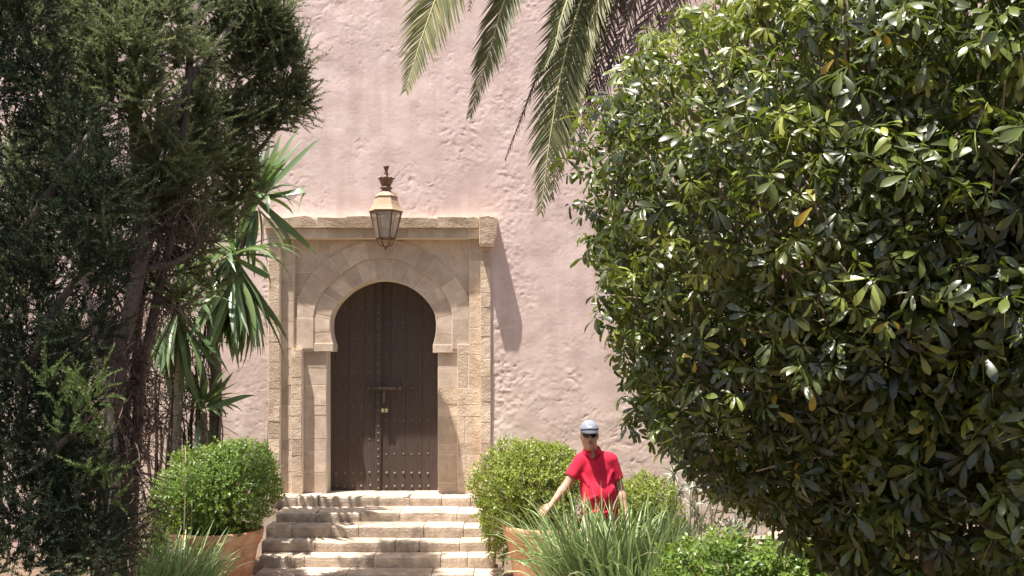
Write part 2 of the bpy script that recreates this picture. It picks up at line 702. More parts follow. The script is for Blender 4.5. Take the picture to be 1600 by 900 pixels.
def rect(x0, x1, y0, y1):
    """px rectangle -> polygon ccw"""
    return [PXZ(x0, y1), PXZ(x1, y1), PXZ(x1, y0), PXZ(x0, y0)]


P_OUT, P_BAND, P_PANEL, P_RB, P_RA, P_JAMB = 0.035, -0.055, -0.12, -0.085, -0.105, -0.13
# inner ring of the horseshoe
ja = [-20.5, -6, 11, 25, 37, 51, 66, 82, 98, 113, 128, 142, 150, 158, 168, 184, 200.5]
for a0, a1 in zip(ja[:-1], ja[1:]):
    stone('voussoir', sector(r_open, r_A, a0, a1, 6), P_RA)
# outer ring
jb = [4, 16, 34.7, 53, 63.7, 82, 102, 118, 127.6, 144, 161, 176]
for a0, a1 in zip(jb[:-1], jb[1:]):
    stone('voussoir', sector(r_A, r_B, a0, a1, 6), P_RB)
# blocks beside the arch feet
for x0, x1, y0, y1 in [(458, 488, 496, 545), (706, 733, 497, 545)]:
    stone('stone_block', rect(x0, x1, y0, y1), P_RB)


rows = [(373, 395, [514, 597, 655, 704]), (395, 424, [495, 597, 700]), (424, 462, []), (462, 503, [])]
for (y0, y1, js), end in zip(rows, (None, None, 97, 112)):
    spans = [(458, 733)] if end is None else [(458, CXP - end), (CXP + end, 733)]
    for lo, hi in spans:
        xs = [lo] + [j for j in js if lo + 8 < j < hi - 8] + [hi]
        for x0, x1 in zip(xs[:-1], xs[1:]):
            stone('stone_block', rect(x0, x1, y0, y1), P_PANEL)

# imposts and jambs
stone('impost', rect(470, 518.5, 536, 549), P_JAMB + 0.035, back=-0.58)
stone('impost', rect(675.5, 716, 538, 551), P_JAMB + 0.035, back=-0.58)
yl = [549, 575, 602, 634, 650, 687, 705, 740, 775]
for y0, y1 in zip(yl[:-1], yl[1:]):
    stone('stone_block', rect(472, 507.5, y0, y1), P_JAMB)
yr = [551, 580, 607, 633, 651, 696, 712, 756, 775]
for y0, y1 in zip(yr[:-1], yr[1:]):
    stone('stone_block', rect(683, 714, y0, y1), P_JAMB, 'rough_stone' if y0 > 600 else 'stone')
# strip next to the left jamb, standing forward
yl2 = [545, 558, 590, 602, 624, 650, 672, 687, 712, 744, 775]
for y0, y1 in zip(yl2[:-1], yl2[1:]):
    stone('stone_block', rect(455, 471.5, y0, y1), 0.0, 'rough_stone', wob=0.004)
# band of the rectangular frame, left then right
yb1 = [390, 416, 437, 470, 503, 545, 575, 602, 634, 650, 687, 705, 738, 775]
for y0, y1 in zip(yb1[:-1], yb1[1:]):
    stone('stone_block', rect(438, 458 if y0 < 545 else 454.5, y0, y1), P_BAND)
yb2 = [390, 407, 447, 475, 512, 538, 554, 607, 633, 651, 695, 712, 742, 775]
for y0, y1 in zip(yb2[:-1], yb2[1:]):
    if y0 < 538:
        stone('stone_block', rect(733, 751, y0, y1), P_BAND, 'stone' if y0 < 440 else 'rough_stone')
    else:
        xs = [714.5, 751] if random.random() < 0.6 else [714.5, random.uniform(724, 740), 751]
        for x0, x1 in zip(xs[:-1], xs[1:]):
            stone('stone_block', rect(x0, x1, y0, y1), P_BAND, 'rough_stone', wob=0.003)
# outermost rough strips
for xa, xb, seed in ((420, 438, 1), (751, 767, 2)):
    y = 391
    while y < 775:
        h = random.uniform(16, 42)
        y1 = min(775, y + h)
        if 775 - y1 < 12:
            y1 = 775
        stone('stone_block', rect(xa, xb, y, y1), P_OUT, 'rough_stone', wob=0.004)
        y = y1
# frame band under the cornice
xs = [438, 466, 515, 566, 640, 690, 733, 749.5]
for x0, x1 in zip(xs[:-1], xs[1:]):
    stone('stone_block', rect(x0, x1, 358, 373), 0.06)
stone('stone_block', rect(420, 438, 358, 391), 0.03)
stone('stone_block', rect(438, 458, 373.5, 390), P_BAND)
stone('stone_block', rect(733, 751, 373.5, 390), P_BAND)
stone('cornice_stone', [PXZ(750, 386), PXZ(771, 386), PXZ(777, 366), PXZ(778, 345), PXZ(764, 341), PXZ(749, 343)], 0.27, 'weathered', wob=0.006)
stone('stone_block', rect(751, 767, 386.5, 391), 0.035)
# cornice
xs = [414, 452, 498, 543, 588, 632, 684, 729, 748, 778]
for k, (x0, x1) in enumerate(zip(xs[:-1], xs[1:])):
    dy = random.uniform(-1.5, 1.5)
    poly = [PXZ(x0, 357.5), PXZ(x1, 357.5), PXZ(x1, 342 + dy), PXZ((x0 * .4 + x1 * .6), 340 + random.uniform(-1.5, 2)), PXZ(x0, 341 + dy)]
    if k < 8:
        stone('cornice_stone', poly, 0.115, 'weathered', wob=0.008)
mortar.build('mortar', M['mortar'], doorway)

# ------------------------------------------------------------------ door
DY = WY + 0.44
door = thing('wooden_door', 'dark brown double door with iron studs under the arch', 'door', (FX(597), DY, FZ(771)))
zt, zb = at(597, 425, DY).z, FZ(778)
leaf_l = MB()
xm = at(593, 640, DY).x
x_l, x_r = at(496, 640, DY).x, at(696, 640, DY).x
frame_b = MB()
box(frame_b, x_l - 0.02, x_r + 0.02, DY + 0.055, DY + 0.09, zb, zt)
frame_b.build('backing', M['wood'], door)


def door_leaf(xs, proud, rows_px, stud_px, col_px=None):
    lf = MB()
    box(lf, xs[0], xs[-1], DY + 0.03 - proud, DY + 0.054 - proud, zb + 0.01, zt)
    leaf = lf.build('door_leaf', M['wood'], door)
    for x0, x1 in zip(xs[:-1], xs[1:]):
        b = MB()
        prism(b, [(x0, zb + 0.012), (x1, zb + 0.012), (x1, zt - 0.005), (x0, zt - 0.005)], DY - proud + random.uniform(0, 0.002), DY + 0.029 - proud, 0.001, wob=0.0)
        b.build('plank', M['wood'], leaf)
    st = MB()
    for ry in rows_px:
        for sx in stud_px:
            p = at(sx + random.uniform(-1, 1), ry + random.uniform(-1, 1), DY)
            lathe_y(st, (p.x, DY - proud + 0.004, p.z), 0.0135 if ry < 735 else 0.02)
    if col_px:
        y = 460
        while y < 768:
            p = at(col_px + random.uniform(-0.5, 0.5), y, DY)
            lathe_y(st, (p.x, DY - proud + 0.004, p.z), 0.014)
            y += random.uniform(9, 15)
    tag(st.build('studs', M['stud'], leaf, True), kind='stuff')
    return leaf


def lathe_y(mb, c, r):
    """low dome facing the camera (-y)"""
    seg = 8
    V = []
    for rr, d in ((r, 0), (r * 0.8, 0.5 * r), (r * 0.35, 0.8 * r)):
        for k in range(seg):
            a = 2 * math.pi * k / seg
            V.append((c[0] + rr * math.cos(a), c[1] - d, c[2] + rr * math.sin(a)))
    F = []
    for i in range(2):
        for k in range(seg):
            F.append((i * seg + k, i * seg + (k + 1) % seg, (i + 1) * seg + (k + 1) % seg, (i + 1) * seg + k))
    F.append(tuple(2 * seg + k for k in range(seg)))
    mb.poly(V, F)


def lx(*px):
    return [at(p, 640, DY).x for p in px]


door_leaf(lx(496, 523, 545, 569, 594), 0.0, [480, 530, 582, 635, 686, 739, 759], [525, 538, 551, 565, 578])
door_leaf(lx(594.3, 610, 634, 660, 696), 0.012, [453, 504, 554, 607, 657, 709, 739, 760], [604, 617, 630, 643, 656, 669], 592)
cs = MB()
prism(cs, [(at(587, 640, DY).x, zb + .012), (at(596, 640, DY).x, zb + .012), (at(596, 640, DY).x, zt - .006), (at(587, 640, DY).x, zt - .006)], DY - 0.035, DY - 0.013, 0.002)
cs.build('cover_strip', M['wood'], door)
cst = MB()
y = 462
while y < 766:
    p = at(591.5, y, DY)
    lathe_y(cst, (p.x, DY - 0.034, p.z), 0.014)
    y += random.uniform(9.5, 14)
tag(cst.build('studs', M['stud'], door, True), kind='stuff')
bo = MB()
p0, p1 = at(572, 606.5, DY), at(632, 606.5, DY)
tube(bo, [(p0.x, DY - .075, p0.z), (p1.x, DY - .075, p1.z)], 0.019, 10)
bolt = bo.build('bolt', M['iron'], door, True)
b2 = MB()
for q in (577, 596, 626):
    p = at(q, 606.5, DY)
    box(b2, p.x - .016, p.x + .016, DY - .10, DY - .008, p.z - .03, p.z + .03)
b2.build('staple', M['iron'], bolt)
b3 = MB()
pa, pb_ = at(601, 609, DY), at(601, 630, DY)
box(b3, pa.x - .02, pa.x + .02, DY - .088, DY - .06, pb_.z, pa.z - .01)
b3.build('hasp', M['iron'], bolt)
b4 = MB()
p0, p1 = at(637, 606.5, DY), at(654, 606.5, DY)
tube(b4, [(p0.x, DY - .03, p0.z), (p1.x, DY - .03, p1.z)], 0.008, 8)
b4.build('rod', M['iron'], bolt, True)
for k, q in enumerate((599.3, 605)):
    p = at(q, 641, DY)
    t = thing('padlock', 'left small brass padlock hanging from the door hasp' if k == 0 else 'right small brass padlock hanging from the door hasp', 'padlock', (p.x, DY - .07, p.z), 'padlocks on the door')
    b = MB()
    prism(b, [(p.x - .02, p.z - .026), (p.x + .02, p.z - .026), (p.x + .02, p.z + .022), (p.x - .02, p.z + .022)], DY - .098, DY - .064, 0.0)
    b.build('lock_body', M['brass'], t)
    sh = MB()
    tube(sh, spline([(p.x - .012, DY - .08, p.z + .02), (p.x - .012, DY - .08, p.z + .06), (p.x, DY - .08, p.z + .085), (p.x + .012, DY - .08, p.z + .06), (p.x + .012, DY - .08, p.z + .02)], 9), 0.004, 6)
    sh.build('shackle', M['iron'], t, True)

# ------------------------------------------------------------------ lantern
LY = WY - 0.52
lc = at(603, 330, LY)
lantern = thing('wall_lantern', 'old six-sided metal lantern with crown finial above the arch', 'lantern', (lc.x, LY, at(603, 390, LY).z))


def lz(py):
    return at(603, py, LY).z


mpp = LY / 1600.0
HEXR = R(0)


def hexprof(rows_):
    return [(r * mpp / math.cos(R(0)), lz(py)) for r, py in rows_]


b = MB()
lathe(b, (lc.x, LY, 0), hexprof([(27, 331.5), (27.5, 330), (25.5, 327.5), (22.5, 322), (18, 311), (17.5, 308.5)]), 6, rot=HEXR)
lroof = b.build('lantern_roof', M['copper'], lantern)
b = MB()
lathe(b, (lc.x, LY, 0), hexprof([(18.5, 309), (18.5, 307), (13, 302.5), (9.5, 300.5)]), 6, rot=HEXR)
b.build('roof_step', M['copper'], lroof)
b = MB()
lathe(b, (lc.x, LY, 0), hexprof([(8, 301), (8.5, 299), (6.5, 296.5), (10, 294.5), (10, 293), (6.5, 292), (7, 290)]), 16)
b.build('finial_neck', M['copper_dark'], lantern, True)
b = MB()
lathe(b, (lc.x, LY, 0), hexprof([(7, 291), (9, 287), (12, 279), (11, 279), (8, 286), (3, 288)]), 16, caps=False)
for k in range(8):
    a = k * math.pi / 4
    x, y = lc.x + 11.3 * mpp * math.cos(a), LY + 11.3 * mpp * math.sin(a)
    lathe(b, (x, y, lz(280)), [(0.014, 0), (0.018, 0.018), (0.004, 0.038)], 6)
b.build('crown', M['copper_dark'], lantern)
b = MB()
lathe(b, (lc.x, LY, 0), hexprof([(3, 288), (4.2, 278), (2, 274), (3.8, 270.5), (2.2, 268), (4.2, 262), (5.4, 260), (1.5, 259.5)]), 12)
b.build('finial', M['copper_dark'], lantern, True)
# glazed cage: bars along the edges, panes between
ru, rl = 24.5 * mpp, 15 * mpp
zu, zl = lz(332), lz(372)
cu = [(lc.x + ru * math.cos(k * math.pi / 3 + HEXR), LY + ru * math.sin(k * math.pi / 3 + HEXR), zu) for k in range(6)]
cl = [(lc.x + rl * math.cos(k * math.pi / 3 + HEXR), LY + rl * math.sin(k * math.pi / 3 + HEXR), zl) for k in range(6)]
for k in range(6):
    b = MB()
    tube(b, [cu[k], cl[k]], 0.012, 6)
    b.build('bar', M['copper_dark'], lantern)
    k2 = (k + 1) % 6
    A, B_, C_, D_ = [np.array(q) for q in (cl[k], cl[k2], cu[k2], cu[k])]
    ctr = (A + B_ + C_ + D_) / 4
    nrm = np.cross(B_ - A, D_ - A)
    nrm /= np.linalg.norm(nrm)
    q = [ctr + (v - ctr) * 0.93 for v in (A, B_, C_, D_)]
    V = [v + nrm * .003 for v in q] + [v - nrm * .003 for v in q]
    g = MB().add(V, [(0, 1, 2, 3), (7, 6, 5, 4), (0, 4, 5, 1), (1, 5, 6, 2), (2, 6, 7, 3), (3, 7, 4, 0)])
    g.build('glass_pane', M['glass'], lantern)
for a_, c_ in ((cl, 0.011), (cu, 0.012)):
    b = MB()
    for k in range(6):
        tube(b, [a_[k], a_[(k + 1) % 6]], c_, 6)
    b.build('rail', M['copper_dark'], lantern)
b = MB()
for k in range(6):
    e = np.array(cl[k])
    bot = np.array((lc.x, LY, lz(386)))
    mid_ = e * .62 + bot * .38
    mid_[2] = lz(383)
    tube(b, spline([e, mid_, bot], 6), 0.007, 5)
lathe(b, (lc.x, LY, lz(388.5)), [(0.004, -0.02), (0.016, 0.0), (0.014, 0.02), (0.006, 0.03)], 8)
b.build('bottom_basket', M['copper_dark'], lantern, True)
b = MB()
lathe(b, (lc.x, LY, 0), [(0.02, lz(356)), (0.035, lz(350)), (0.045, lz(343)), (0.03, lz(336)), (0.02, lz(333))], 12)
b.build('bulb', simple('frosted_bulb', (0.7, 0.68, 0.62), 0.3), lantern, True)
b = MB()
za = lz(326)
tube(b, spline([(lc.x, LY + .02, za), (lc.x, LY + .22, za + .03), (lc.x, WY + .02, za - .01)], 8), 0.016, 8)
tube(b, spline([(lc.x, LY + .2, za + .02), (lc.x, LY + .36, za - .10), (lc.x, WY - .02, za - .16)], 8), 0.011, 8)
b.build('wall_bracket', M['copper_dark'], lantern, True)

# ------------------------------------------------------------------ steps
steps = thing('stone_steps', 'worn pale stone steps leading up to the studded door', 'steps', (FX(597), 12.6, GZ))
edges = [(775.5, 13.56, 430, 755), (800, 13.05, 431, 754), (822, 12.73, 415, 759), (846, 12.46, 408, 763), (869, 12.20, 404, 773), (897, 11.86, 398, 788)]
zs_ = [at(600, e[0], e[1]).z for e in edges] + [GZ - 0.05]
ys_ = [WY + 0.55] + [e[1] for e in edges]
splits = [[464, 497, 640, 690, 735], [493, 562, 625, 714], [455, 517, 560, 662, 724], [492, 617, 655, 718], [475, 583, 688, 730], [460, 540, 674, 740]]
for k, e in enumerate(edges):
    sx = [e[2]] + splits[k] + [e[3]]
    if k == len(edges) - 1:
        pass
    for x0, x1 in zip(sx[:-1], sx[1:]):
        a = at(x0, e[0], e[1]).x
        c = at(x1, e[0], e[1]).x
        zt_ = zs_[k] + random.uniform(-0.007, 0.007)
        zb_ = zs_[k + 1] - 0.03 if k < 5 else GZ - 0.1
        yf = e[1] + random.uniform(-0.015, 0.015)
        yb_ = ys_[k] + 0.06
        # rounded worn nosing: cross-section swept along x with a little wander
        n = 12
        prof = [(yb_, zt_), (yf + .05, zt_), (yf + .018, zt_ - .006), (yf + .003, zt_ - .02), (yf + .002, zt_ - .06), (yf + .008, zb_ + .04), (yf + .02, zb_)]
        m_ = len(prof)
        V = []
        for i in range(n):
            t = i / (n - 1)
            x = a + 0.004 + (c - a - 0.008) * t
            w_ = 0.016 * (float(vnoise(np.array(x * 7.0 + 40), np.array(k * 3.7 + 9), 71)) - .5) + 0.010 * (float(vnoise(np.array(x * 23.0 + 40), np.array(k * 3.7 + 9), 72)) - .5)
            endw = 0.008 if i in (0, n - 1) else 0
            for q, (yy, zz) in enumerate(prof):
                V.append((x, yy + (w_ + endw if q else 0), zz + (0.6 * w_ - endw * .6 if q in (1, 2, 3) else 0)))
        F = []
        for i in range(n - 1):
            for q in range(m_ - 1):
                F.append((i * m_ + q, i * m_ + q + 1, (i + 1) * m_ + q + 1, (i + 1) * m_ + q))
        F.append(tuple(range(m_))[::-1])
        F.append(tuple((n - 1) * m_ + q for q in range(m_)))
        MB().poly(V, F).build('step_stone', M['step'], steps)
cb = MB()
for k, e in enumerate(edges):
    box(cb, at(e[2], e[0], e[1]).x + .03, at(e[3], e[0], e[1]).x - .03, e[1] + .03, 14.6 - 0.01 * k, GZ - .3, zs_[k] - .012 - 0.001 * k)
cb.build('core', M['soil'], steps)

# path in front of the steps: flagstones on the soil
path = MB()
fl = thing('paved_path', 'pale flagstone path at the foot of the steps', 'path', (FX(597), 11, GZ))
random.seed(3)
y = 11.80
while y > 7.6:
    x = -2.75
    d = random.uniform(0.5, 0.7)
    while x < -0.35:
        w_ = random.uniform(0.5, 0.9)
        x1 = min(x + w_, -0.25)
        b = MB()
        zf = GZ + 0.03 + random.uniform(-.006, .006)
        V = [(x + .008, y - d + .008, GZ - .08), (x1 - .008, y - d + .008, GZ - .08), (x1 - .008, y - .008, GZ - .08), (x + .008, y - .008, GZ - .08)]
        V += [(v[0], v[1], zf) for v in V]
        b.add(V, [(4, 5, 6, 7), (0, 1, 5, 4), (1, 2, 6, 5), (2, 3, 7, 6), (3, 0, 4, 7)])
        b.build('flagstone', M['paving'], fl)
        x = x1
    y -= d

# ------------------------------------------------------------------ planting
def unit(v):
    v = np.asarray(v, dtype=float)
    return v / (np.linalg.norm(v, axis=-1, keepdims=True) + 1e-9)


def rand_unit(n, r=None):
    return unit((r or rng).normal(size=(n, 3)))


def inst(mb, tv, tf, pos, X, Y_, Z_, scale, rnd):
    """stamp template (tv, tf) at pos with axes X, Y_, Z_ (n,3) and scale (n,)"""
    n, k = len(pos), len(tv)
    V = (tv[None, :, 0:1] * X[:, None, :] + tv[None, :, 1:2] * Y_[:, None, :] + tv[None, :, 2:3] * Z_[:, None, :]) * scale[:, None, None] + pos[:, None, :]
    F = (tf[None, :, :] + (np.arange(n) * k)[:, None, None]).reshape(-1, tf.shape[1])
    mb.add(V.reshape(-1, 3), F, np.repeat(rnd, k))


def basis(d, up=None, spin=None):
    """d: (n,3) leaf direction -> X across, Y along, Z normal"""
    d = unit(d)
    if up is None:
        up = np.tile([0, 0, 1.0], (len(d), 1))
    x = np.cross(d, up)
    bad = np.linalg.norm(x, axis=1) < 1e-3
    x[bad] = [1, 0, 0]
    x = unit(x)
    z = np.cross(x, d)
    if spin is not None:
        c, s_ = np.cos(spin)[:, None], np.sin(spin)[:, None]
        x, z = x * c + z * s_, z * c - x * s_
    return x, d, z


def ribbon_leaf(mb, pts, width, nrm_hint, rnd=0.5, fold=0.25):
    """long leaf: centre line pts (n,3), half widths (n,), slightly V-shaped"""
    P = np.asarray(pts, dtype=float)
    T = unit(np.gradient(P, axis=0))
    h = np.broadcast_to(np.asarray(nrm_hint, dtype=float), P.shape)
    S = unit(np.cross(T, h))
    Nn = np.cross(S, T)
    w_ = np.asarray(width)[:, None]
    L = P - S * w_ + Nn * w_ * fold
    Rr = P + S * w_ + Nn * w_ * fold
    V = np.stack([L, P, Rr], 1).reshape(-1, 3)
    n = len(P)
    F = []
    for i in range(n - 1):
        F += [(i * 3, i * 3 + 1, i * 3 + 4, i * 3 + 3), (i * 3 + 1, i * 3 + 2, i * 3 + 5, i * 3 + 4)]
    mb.add(V, F, rnd)


M['conifer'] = leaf_mat('conifer_needles', [(0.0, (0.034, 0.042, 0.025)), (0.5, (0.112, 0.135, 0.070)), (1.0, (0.26, 0.29, 0.14))], 0.55, 0.36, (0.24, 0.30, 0.10), 0.3)
M['conifer_shaded'] = leaf_mat('shade_toned_conifer_needles', [(0.0, (0.012, 0.017, 0.011)), (0.5, (0.026, 0.036, 0.021)), (1.0, (0.055, 0.070, 0.036))], 0.75, 0.15, (0.08, 0.11, 0.04), 0.15)  # needle colour lowered to stand in for shade from blocked sky
M['conifer_young'] = leaf_mat('young_conifer_needles', [(0.0, (0.05, 0.08, 0.026)), (1.0, (0.14, 0.19, 0.06))], 0.7, 0.25, (0.16, 0.24, 0.06), 0.2)
M['dead'] = leaf_mat('dead_twigs', [(0.0, (0.055, 0.038, 0.032)), (0.6, (0.10, 0.072, 0.058)), (1.0, (0.20, 0.15, 0.115))], 0.9, 0.1, (0.2, 0.14, 0.1), 0.1)
M['bark'] = bark_mat('conifer_bark', (0.055, 0.042, 0.035), (0.155, 0.12, 0.10))
M['yucca_bark'] = bark_mat('yucca_bark', (0.12, 0.095, 0.07), (0.34, 0.28, 0.21), (4, 4, 14), 0.9, 0.03)
M['palm_bark'] = bark_mat('palm_bark', (0.09, 0.065, 0.045), (0.24, 0.18, 0.13), (3, 3, 9), 1.0, 0.06)
M['branch'] = bark_mat('shrub_branch', (0.17, 0.13, 0.085), (0.38, 0.30, 0.20), (6, 6, 6), 0.4, 0.01)
M['yucca'] = leaf_mat('yucca_leaf', [(0.0, (0.07, 0.115, 0.055)), (0.5, (0.11, 0.17, 0.075)), (1.0, (0.19, 0.25, 0.10))], 0.36, 0.22, (0.30, 0.50, 0.08), 0.5, True)
M['yucca_dry'] = leaf_mat('dry_yucca_leaf', [(0.0, (0.17, 0.12, 0.07)), (1.0, (0.36, 0.28, 0.17))], 0.8, 0.15, (0.4, 0.3, 0.15), 0.2, True)
M['shef'] = leaf_mat('glossy_umbrella_leaf', [(0.0, (0.014, 0.019, 0.007)), (0.4, (0.038, 0.049, 0.013)), (0.75, (0.105, 0.132, 0.024)), (1.0, (0.27, 0.29, 0.05))], 0.38, 0.2, (0.32, 0.44, 0.03), 0.6)  # dark old-leaf tones, lowered further to stand in for shade inside the bush
M['shef_o'] = leaf_mat('glossy_umbrella_leaf_large', [(0.0, (0.014, 0.019, 0.007)), (0.4, (0.038, 0.049, 0.013)), (0.75, (0.105, 0.132, 0.024)), (1.0, (0.27, 0.29, 0.05))], 0.37, 0.2, (0.32, 0.44, 0.03), 0.6, True)  # same ramp: its low tones also carry painted interior shade
M['shef_y'] = leaf_mat('yellow_umbrella_leaf', [(0.0, (0.20, 0.19, 0.03)), (0.45, (0.38, 0.27, 0.035)), (0.8, (0.50, 0.37, 0.06)), (1.0, (0.30, 0.17, 0.05))], 0.4, 0.35, (0.8, 0.5, 0.05), 0.5)
M['box'] = leaf_mat('boxwood_leaf', [(0.0, (0.055, 0.10, 0.022)), (0.5, (0.11, 0.185, 0.035)), (1.0, (0.21, 0.30, 0.055))], 0.42, 0.32, (0.42, 0.55, 0.05), 0.5)
M['box_y'] = leaf_mat('yellowish_boxwood_leaf', [(0.0, (0.085, 0.125, 0.022)), (0.5, (0.17, 0.225, 0.035)), (1.0, (0.30, 0.35, 0.06))], 0.42, 0.32, (0.5, 0.55, 0.05), 0.5)  # yellower, lighter leaf tone than the plain boxwood
M['grass'] = leaf_mat('lemongrass_blade', [(0.0, (0.12, 0.19, 0.065)), (0.5, (0.23, 0.33, 0.125)), (0.85, (0.35, 0.44, 0.20)), (1.0, (0.62, 0.54, 0.32))], 0.38, 0.3, (0.40, 0.52, 0.18), 0.5)
M['silver'] = leaf_mat('silver_leaf', [(0.0, (0.24, 0.25, 0.19)), (1.0, (0.46, 0.45, 0.36))], 0.6, 0.2, (0.4, 0.4, 0.25), 0.3)
M['ivy'] = leaf_mat('ivy_leaf', [(0.0, (0.018, 0.038, 0.018)), (1.0, (0.055, 0.09, 0.04))], 0.38, 0.12, (0.1, 0.2, 0.04), 0.5)
M['palm'] = leaf_mat('palm_leaflet', [(0.0, (0.065, 0.080, 0.030)), (0.5, (0.115, 0.125, 0.048)), (1.0, (0.24, 0.22, 0.085))], 0.5, 0.25, (0.4, 0.38, 0.06), 0.35)
M['palm_dead'] = leaf_mat('dead_palm_leaflet', [(0.0, (0.085, 0.060, 0.055)), (0.5, (0.15, 0.110, 0.098)), (1.0, (0.26, 0.20, 0.165))], 0.7, 0.15, (0.3, 0.2, 0.12), 0.3)
M['rachis'] = simple('palm_rachis', (0.36, 0.34, 0.16), 0.6)
M['rachis_dead'] = simple('dead_palm_rachis', (0.26, 0.19, 0.14), 0.8)


# ---- conifers: feathery sprays on clumps
def spray_field(mb, clumps, density, blade=0.05, blades=34, up=0.55, shell=0.35, rnd_shift=0.0, bw=0.0045, lmax=.34):
    """clumps: (centre xyz, rx, ry, rz)"""
    for c, rx, ry, rz in clumps:
        c = np.asarray(c, dtype=float)
        area = (rx * ry + ry * rz + rx * rz) / 3
        n = max(6, int(density * area))
        d = rand_unit(n)
        rad = np.array([rx, ry, rz])
        t0 = rng.uniform(shell, 0.8, n)[:, None]
        base = c + d * rad * t0
        dirv = unit(d * rad / max(rx, ry, rz) + np.array([0, 0, up]) + 0.45 * rand_unit(n))
        L = rng.uniform(0.16, lmax, n) * min(1.0, 0.5 + max(rx, rz))
        crnd = rng.uniform(-0.2, 0.2)
        # blades along every spray
        k = blades
        t = np.tile(np.linspace(0.08, 1.0, k), (n, 1)) + rng.uniform(-0.02, 0.02, (n, k))
        bend = rand_unit(n) * 0.10
        P = base[:, None, :] + dirv[:, None, :] * (L[:, None] * t)[..., None] + bend[:, None, :] * (t ** 2)[..., None]
        side = unit(rng.normal(size=(n, k, 3)))
        side = unit(side - dirv[:, None, :] * (side * dirv[:, None, :]).sum(-1, keepdims=True))
        bd = unit(dirv[:, None, :] * 0.85 + side * 0.75)
        bl = blade * (1.15 - 0.6 * t) * rng.uniform(0.6, 1.3, (n, k))
        wv = unit(np.cross(bd, rng.normal(size=(n, k, 3)))) * bw * rng.uniform(0.8, 1.8, (n, k, 1))
        A = P - wv
        B = P + wv
        C = P + bd * bl[..., None]
        V = np.stack([A, B, C], 2).reshape(-1, 3)
        m_ = n * k
        F = np.arange(m_ * 3).reshape(-1, 3)
        rn = np.clip(np.repeat(rng.uniform(0.1, 0.9, n) + crnd, k) + rng.uniform(-0.15, 0.15, m_) + rnd_shift, 0, 1)
        mb.add(V, F, np.repeat(rn, 3))


def dead_field(mb, clumps, density, L0=0.28, w0=0.003):
    for c, rx, ry, rz in clumps:
        n = max(6, int(density * (rx * rz)))
        d = rand_unit(n) * np.cbrt(rng.random(n))[:, None]
        base = np.asarray(c) + d * np.array([rx, ry, rz])
        dv = unit(rng.normal(size=(n, 3)) * [0.55, 0.55, 0.35] + [0, 0, -0.55])
        L = rng.uniform(0.3, 1.0, n) * L0
        k = 5
        t = np.linspace(0, 1, k)
        bend = rng.normal(size=(n, 3)) * 0.06
        P = base[:, None, :] + dv[:, None, :] * (L[:, None] * t)[..., None] + bend[:, None, :] * (t * t)[None, :, None]
        wv = unit(np.cross(dv, rng.normal(size=(n, 3)))) * w0 * rng.uniform(0.7, 2.2, (n, 1))
        V = np.stack([P - wv[:, None, :], P + wv[:, None, :]], 2).reshape(-1, 3)
        i = np.arange(k - 1)
        f1 = np.stack([2 * i, 2 * i + 1, 2 * i + 3, 2 * i + 2], -1)
        F = (f1[None] + (np.arange(n) * 2 * k)[:, None, None]).reshape(-1, 4)
        mb.add(V, F, np.repeat(rng.random(n), 2 * k))


def nearer(px):
    """the left stems of the big conifer stand nearer to the camera"""
    t = min(1, max(0, (340 - px) / 70))
    return -1.15 * t * t * (3 - 2 * t)


def at1(px, py, Y):
    return at(px, py, Y + nearer(px))


def clumps_px(lst, shift=False):
    out = []
    for px, py, Y, rx, rz in lst:
        if shift:
            Y += nearer(px)
        s = Y / 1600
        if shift:
            q_ = (.70, .86, .76)[int(px + py) % 3]
            rx, rz = rx * q_, rz * q_ * 1.05
        out.append((at(px, py, Y), rx * s, min(rx, rz) * s * 1.05 + 0.04, rz * s))
    return out


def limb(mb, pts, r0, r1, seg=9, n=14, rough=0.08):
    P = spline([tuple(p) for p in pts], n)
    P = P + rng.normal(size=P.shape) * r0 * 0.08
    tube(mb, P, np.linspace(r0, r1, n), seg, rough=rough)


# main conifer with several stems
T1 = thing('conifer_tree', 'tall grey-green conifer with bare brown stems left of the door', 'tree', (-3.5, 9.05, GZ))
tb = MB()
limb(tb, [(-3.62, 9.05, GZ - .1), at1(178, 620, 10.2), at1(205, 480, 10.2), at1(225, 380, 10.2), at1(210, 180, 10.2), at1(215, -150, 10.2)], 0.080, 0.05)
tb.build('trunk', M['bark'], T1, True)
for pts, r0 in (([(-3.42, 9.25, GZ - .1), at1(215, 650, 10.4), at1(240, 500, 10.4), at1(280, 300, 10.4), at1(300, 60, 10.4), at1(330, -120, 10.4)], 0.055),
                ([(-3.42, 9.45, GZ - .1), at1(190, 720, 10.6), at1(212, 560, 10.6), at1(235, 330, 10.6), at1(255, 100, 10.6)], 0.045),
                ([(-3.5, 8.85, GZ - .1), at1(180, 750, 10.0), at1(160, 600, 10.0), at1(130, 420, 10.0), at1(90, 200, 10.0)], 0.055),
                ([at1(222, 400, 10.2), at1(290, 250, 10.6), at1(370, 150, 10.9), at1(440, 90, 11.1)], 0.05),
                ([at1(280, 350, 10.4), at1(330, 300, 10.6), at1(390, 250, 10.9), at1(440, 190, 11.0)], 0.04),
                ([at1(215, 300, 10.2), at1(300, 120, 10.3), at1(380, 20, 10.6)], 0.05),
                ([at1(230, 420, 10.2), at1(290, 400, 10.3), at1(350, 330, 10.6)], 0.035)):
    lb = MB()
    limb(lb, pts, r0, r0 * 0.45)
    lb.build('stem', M['bark'], T1, True)
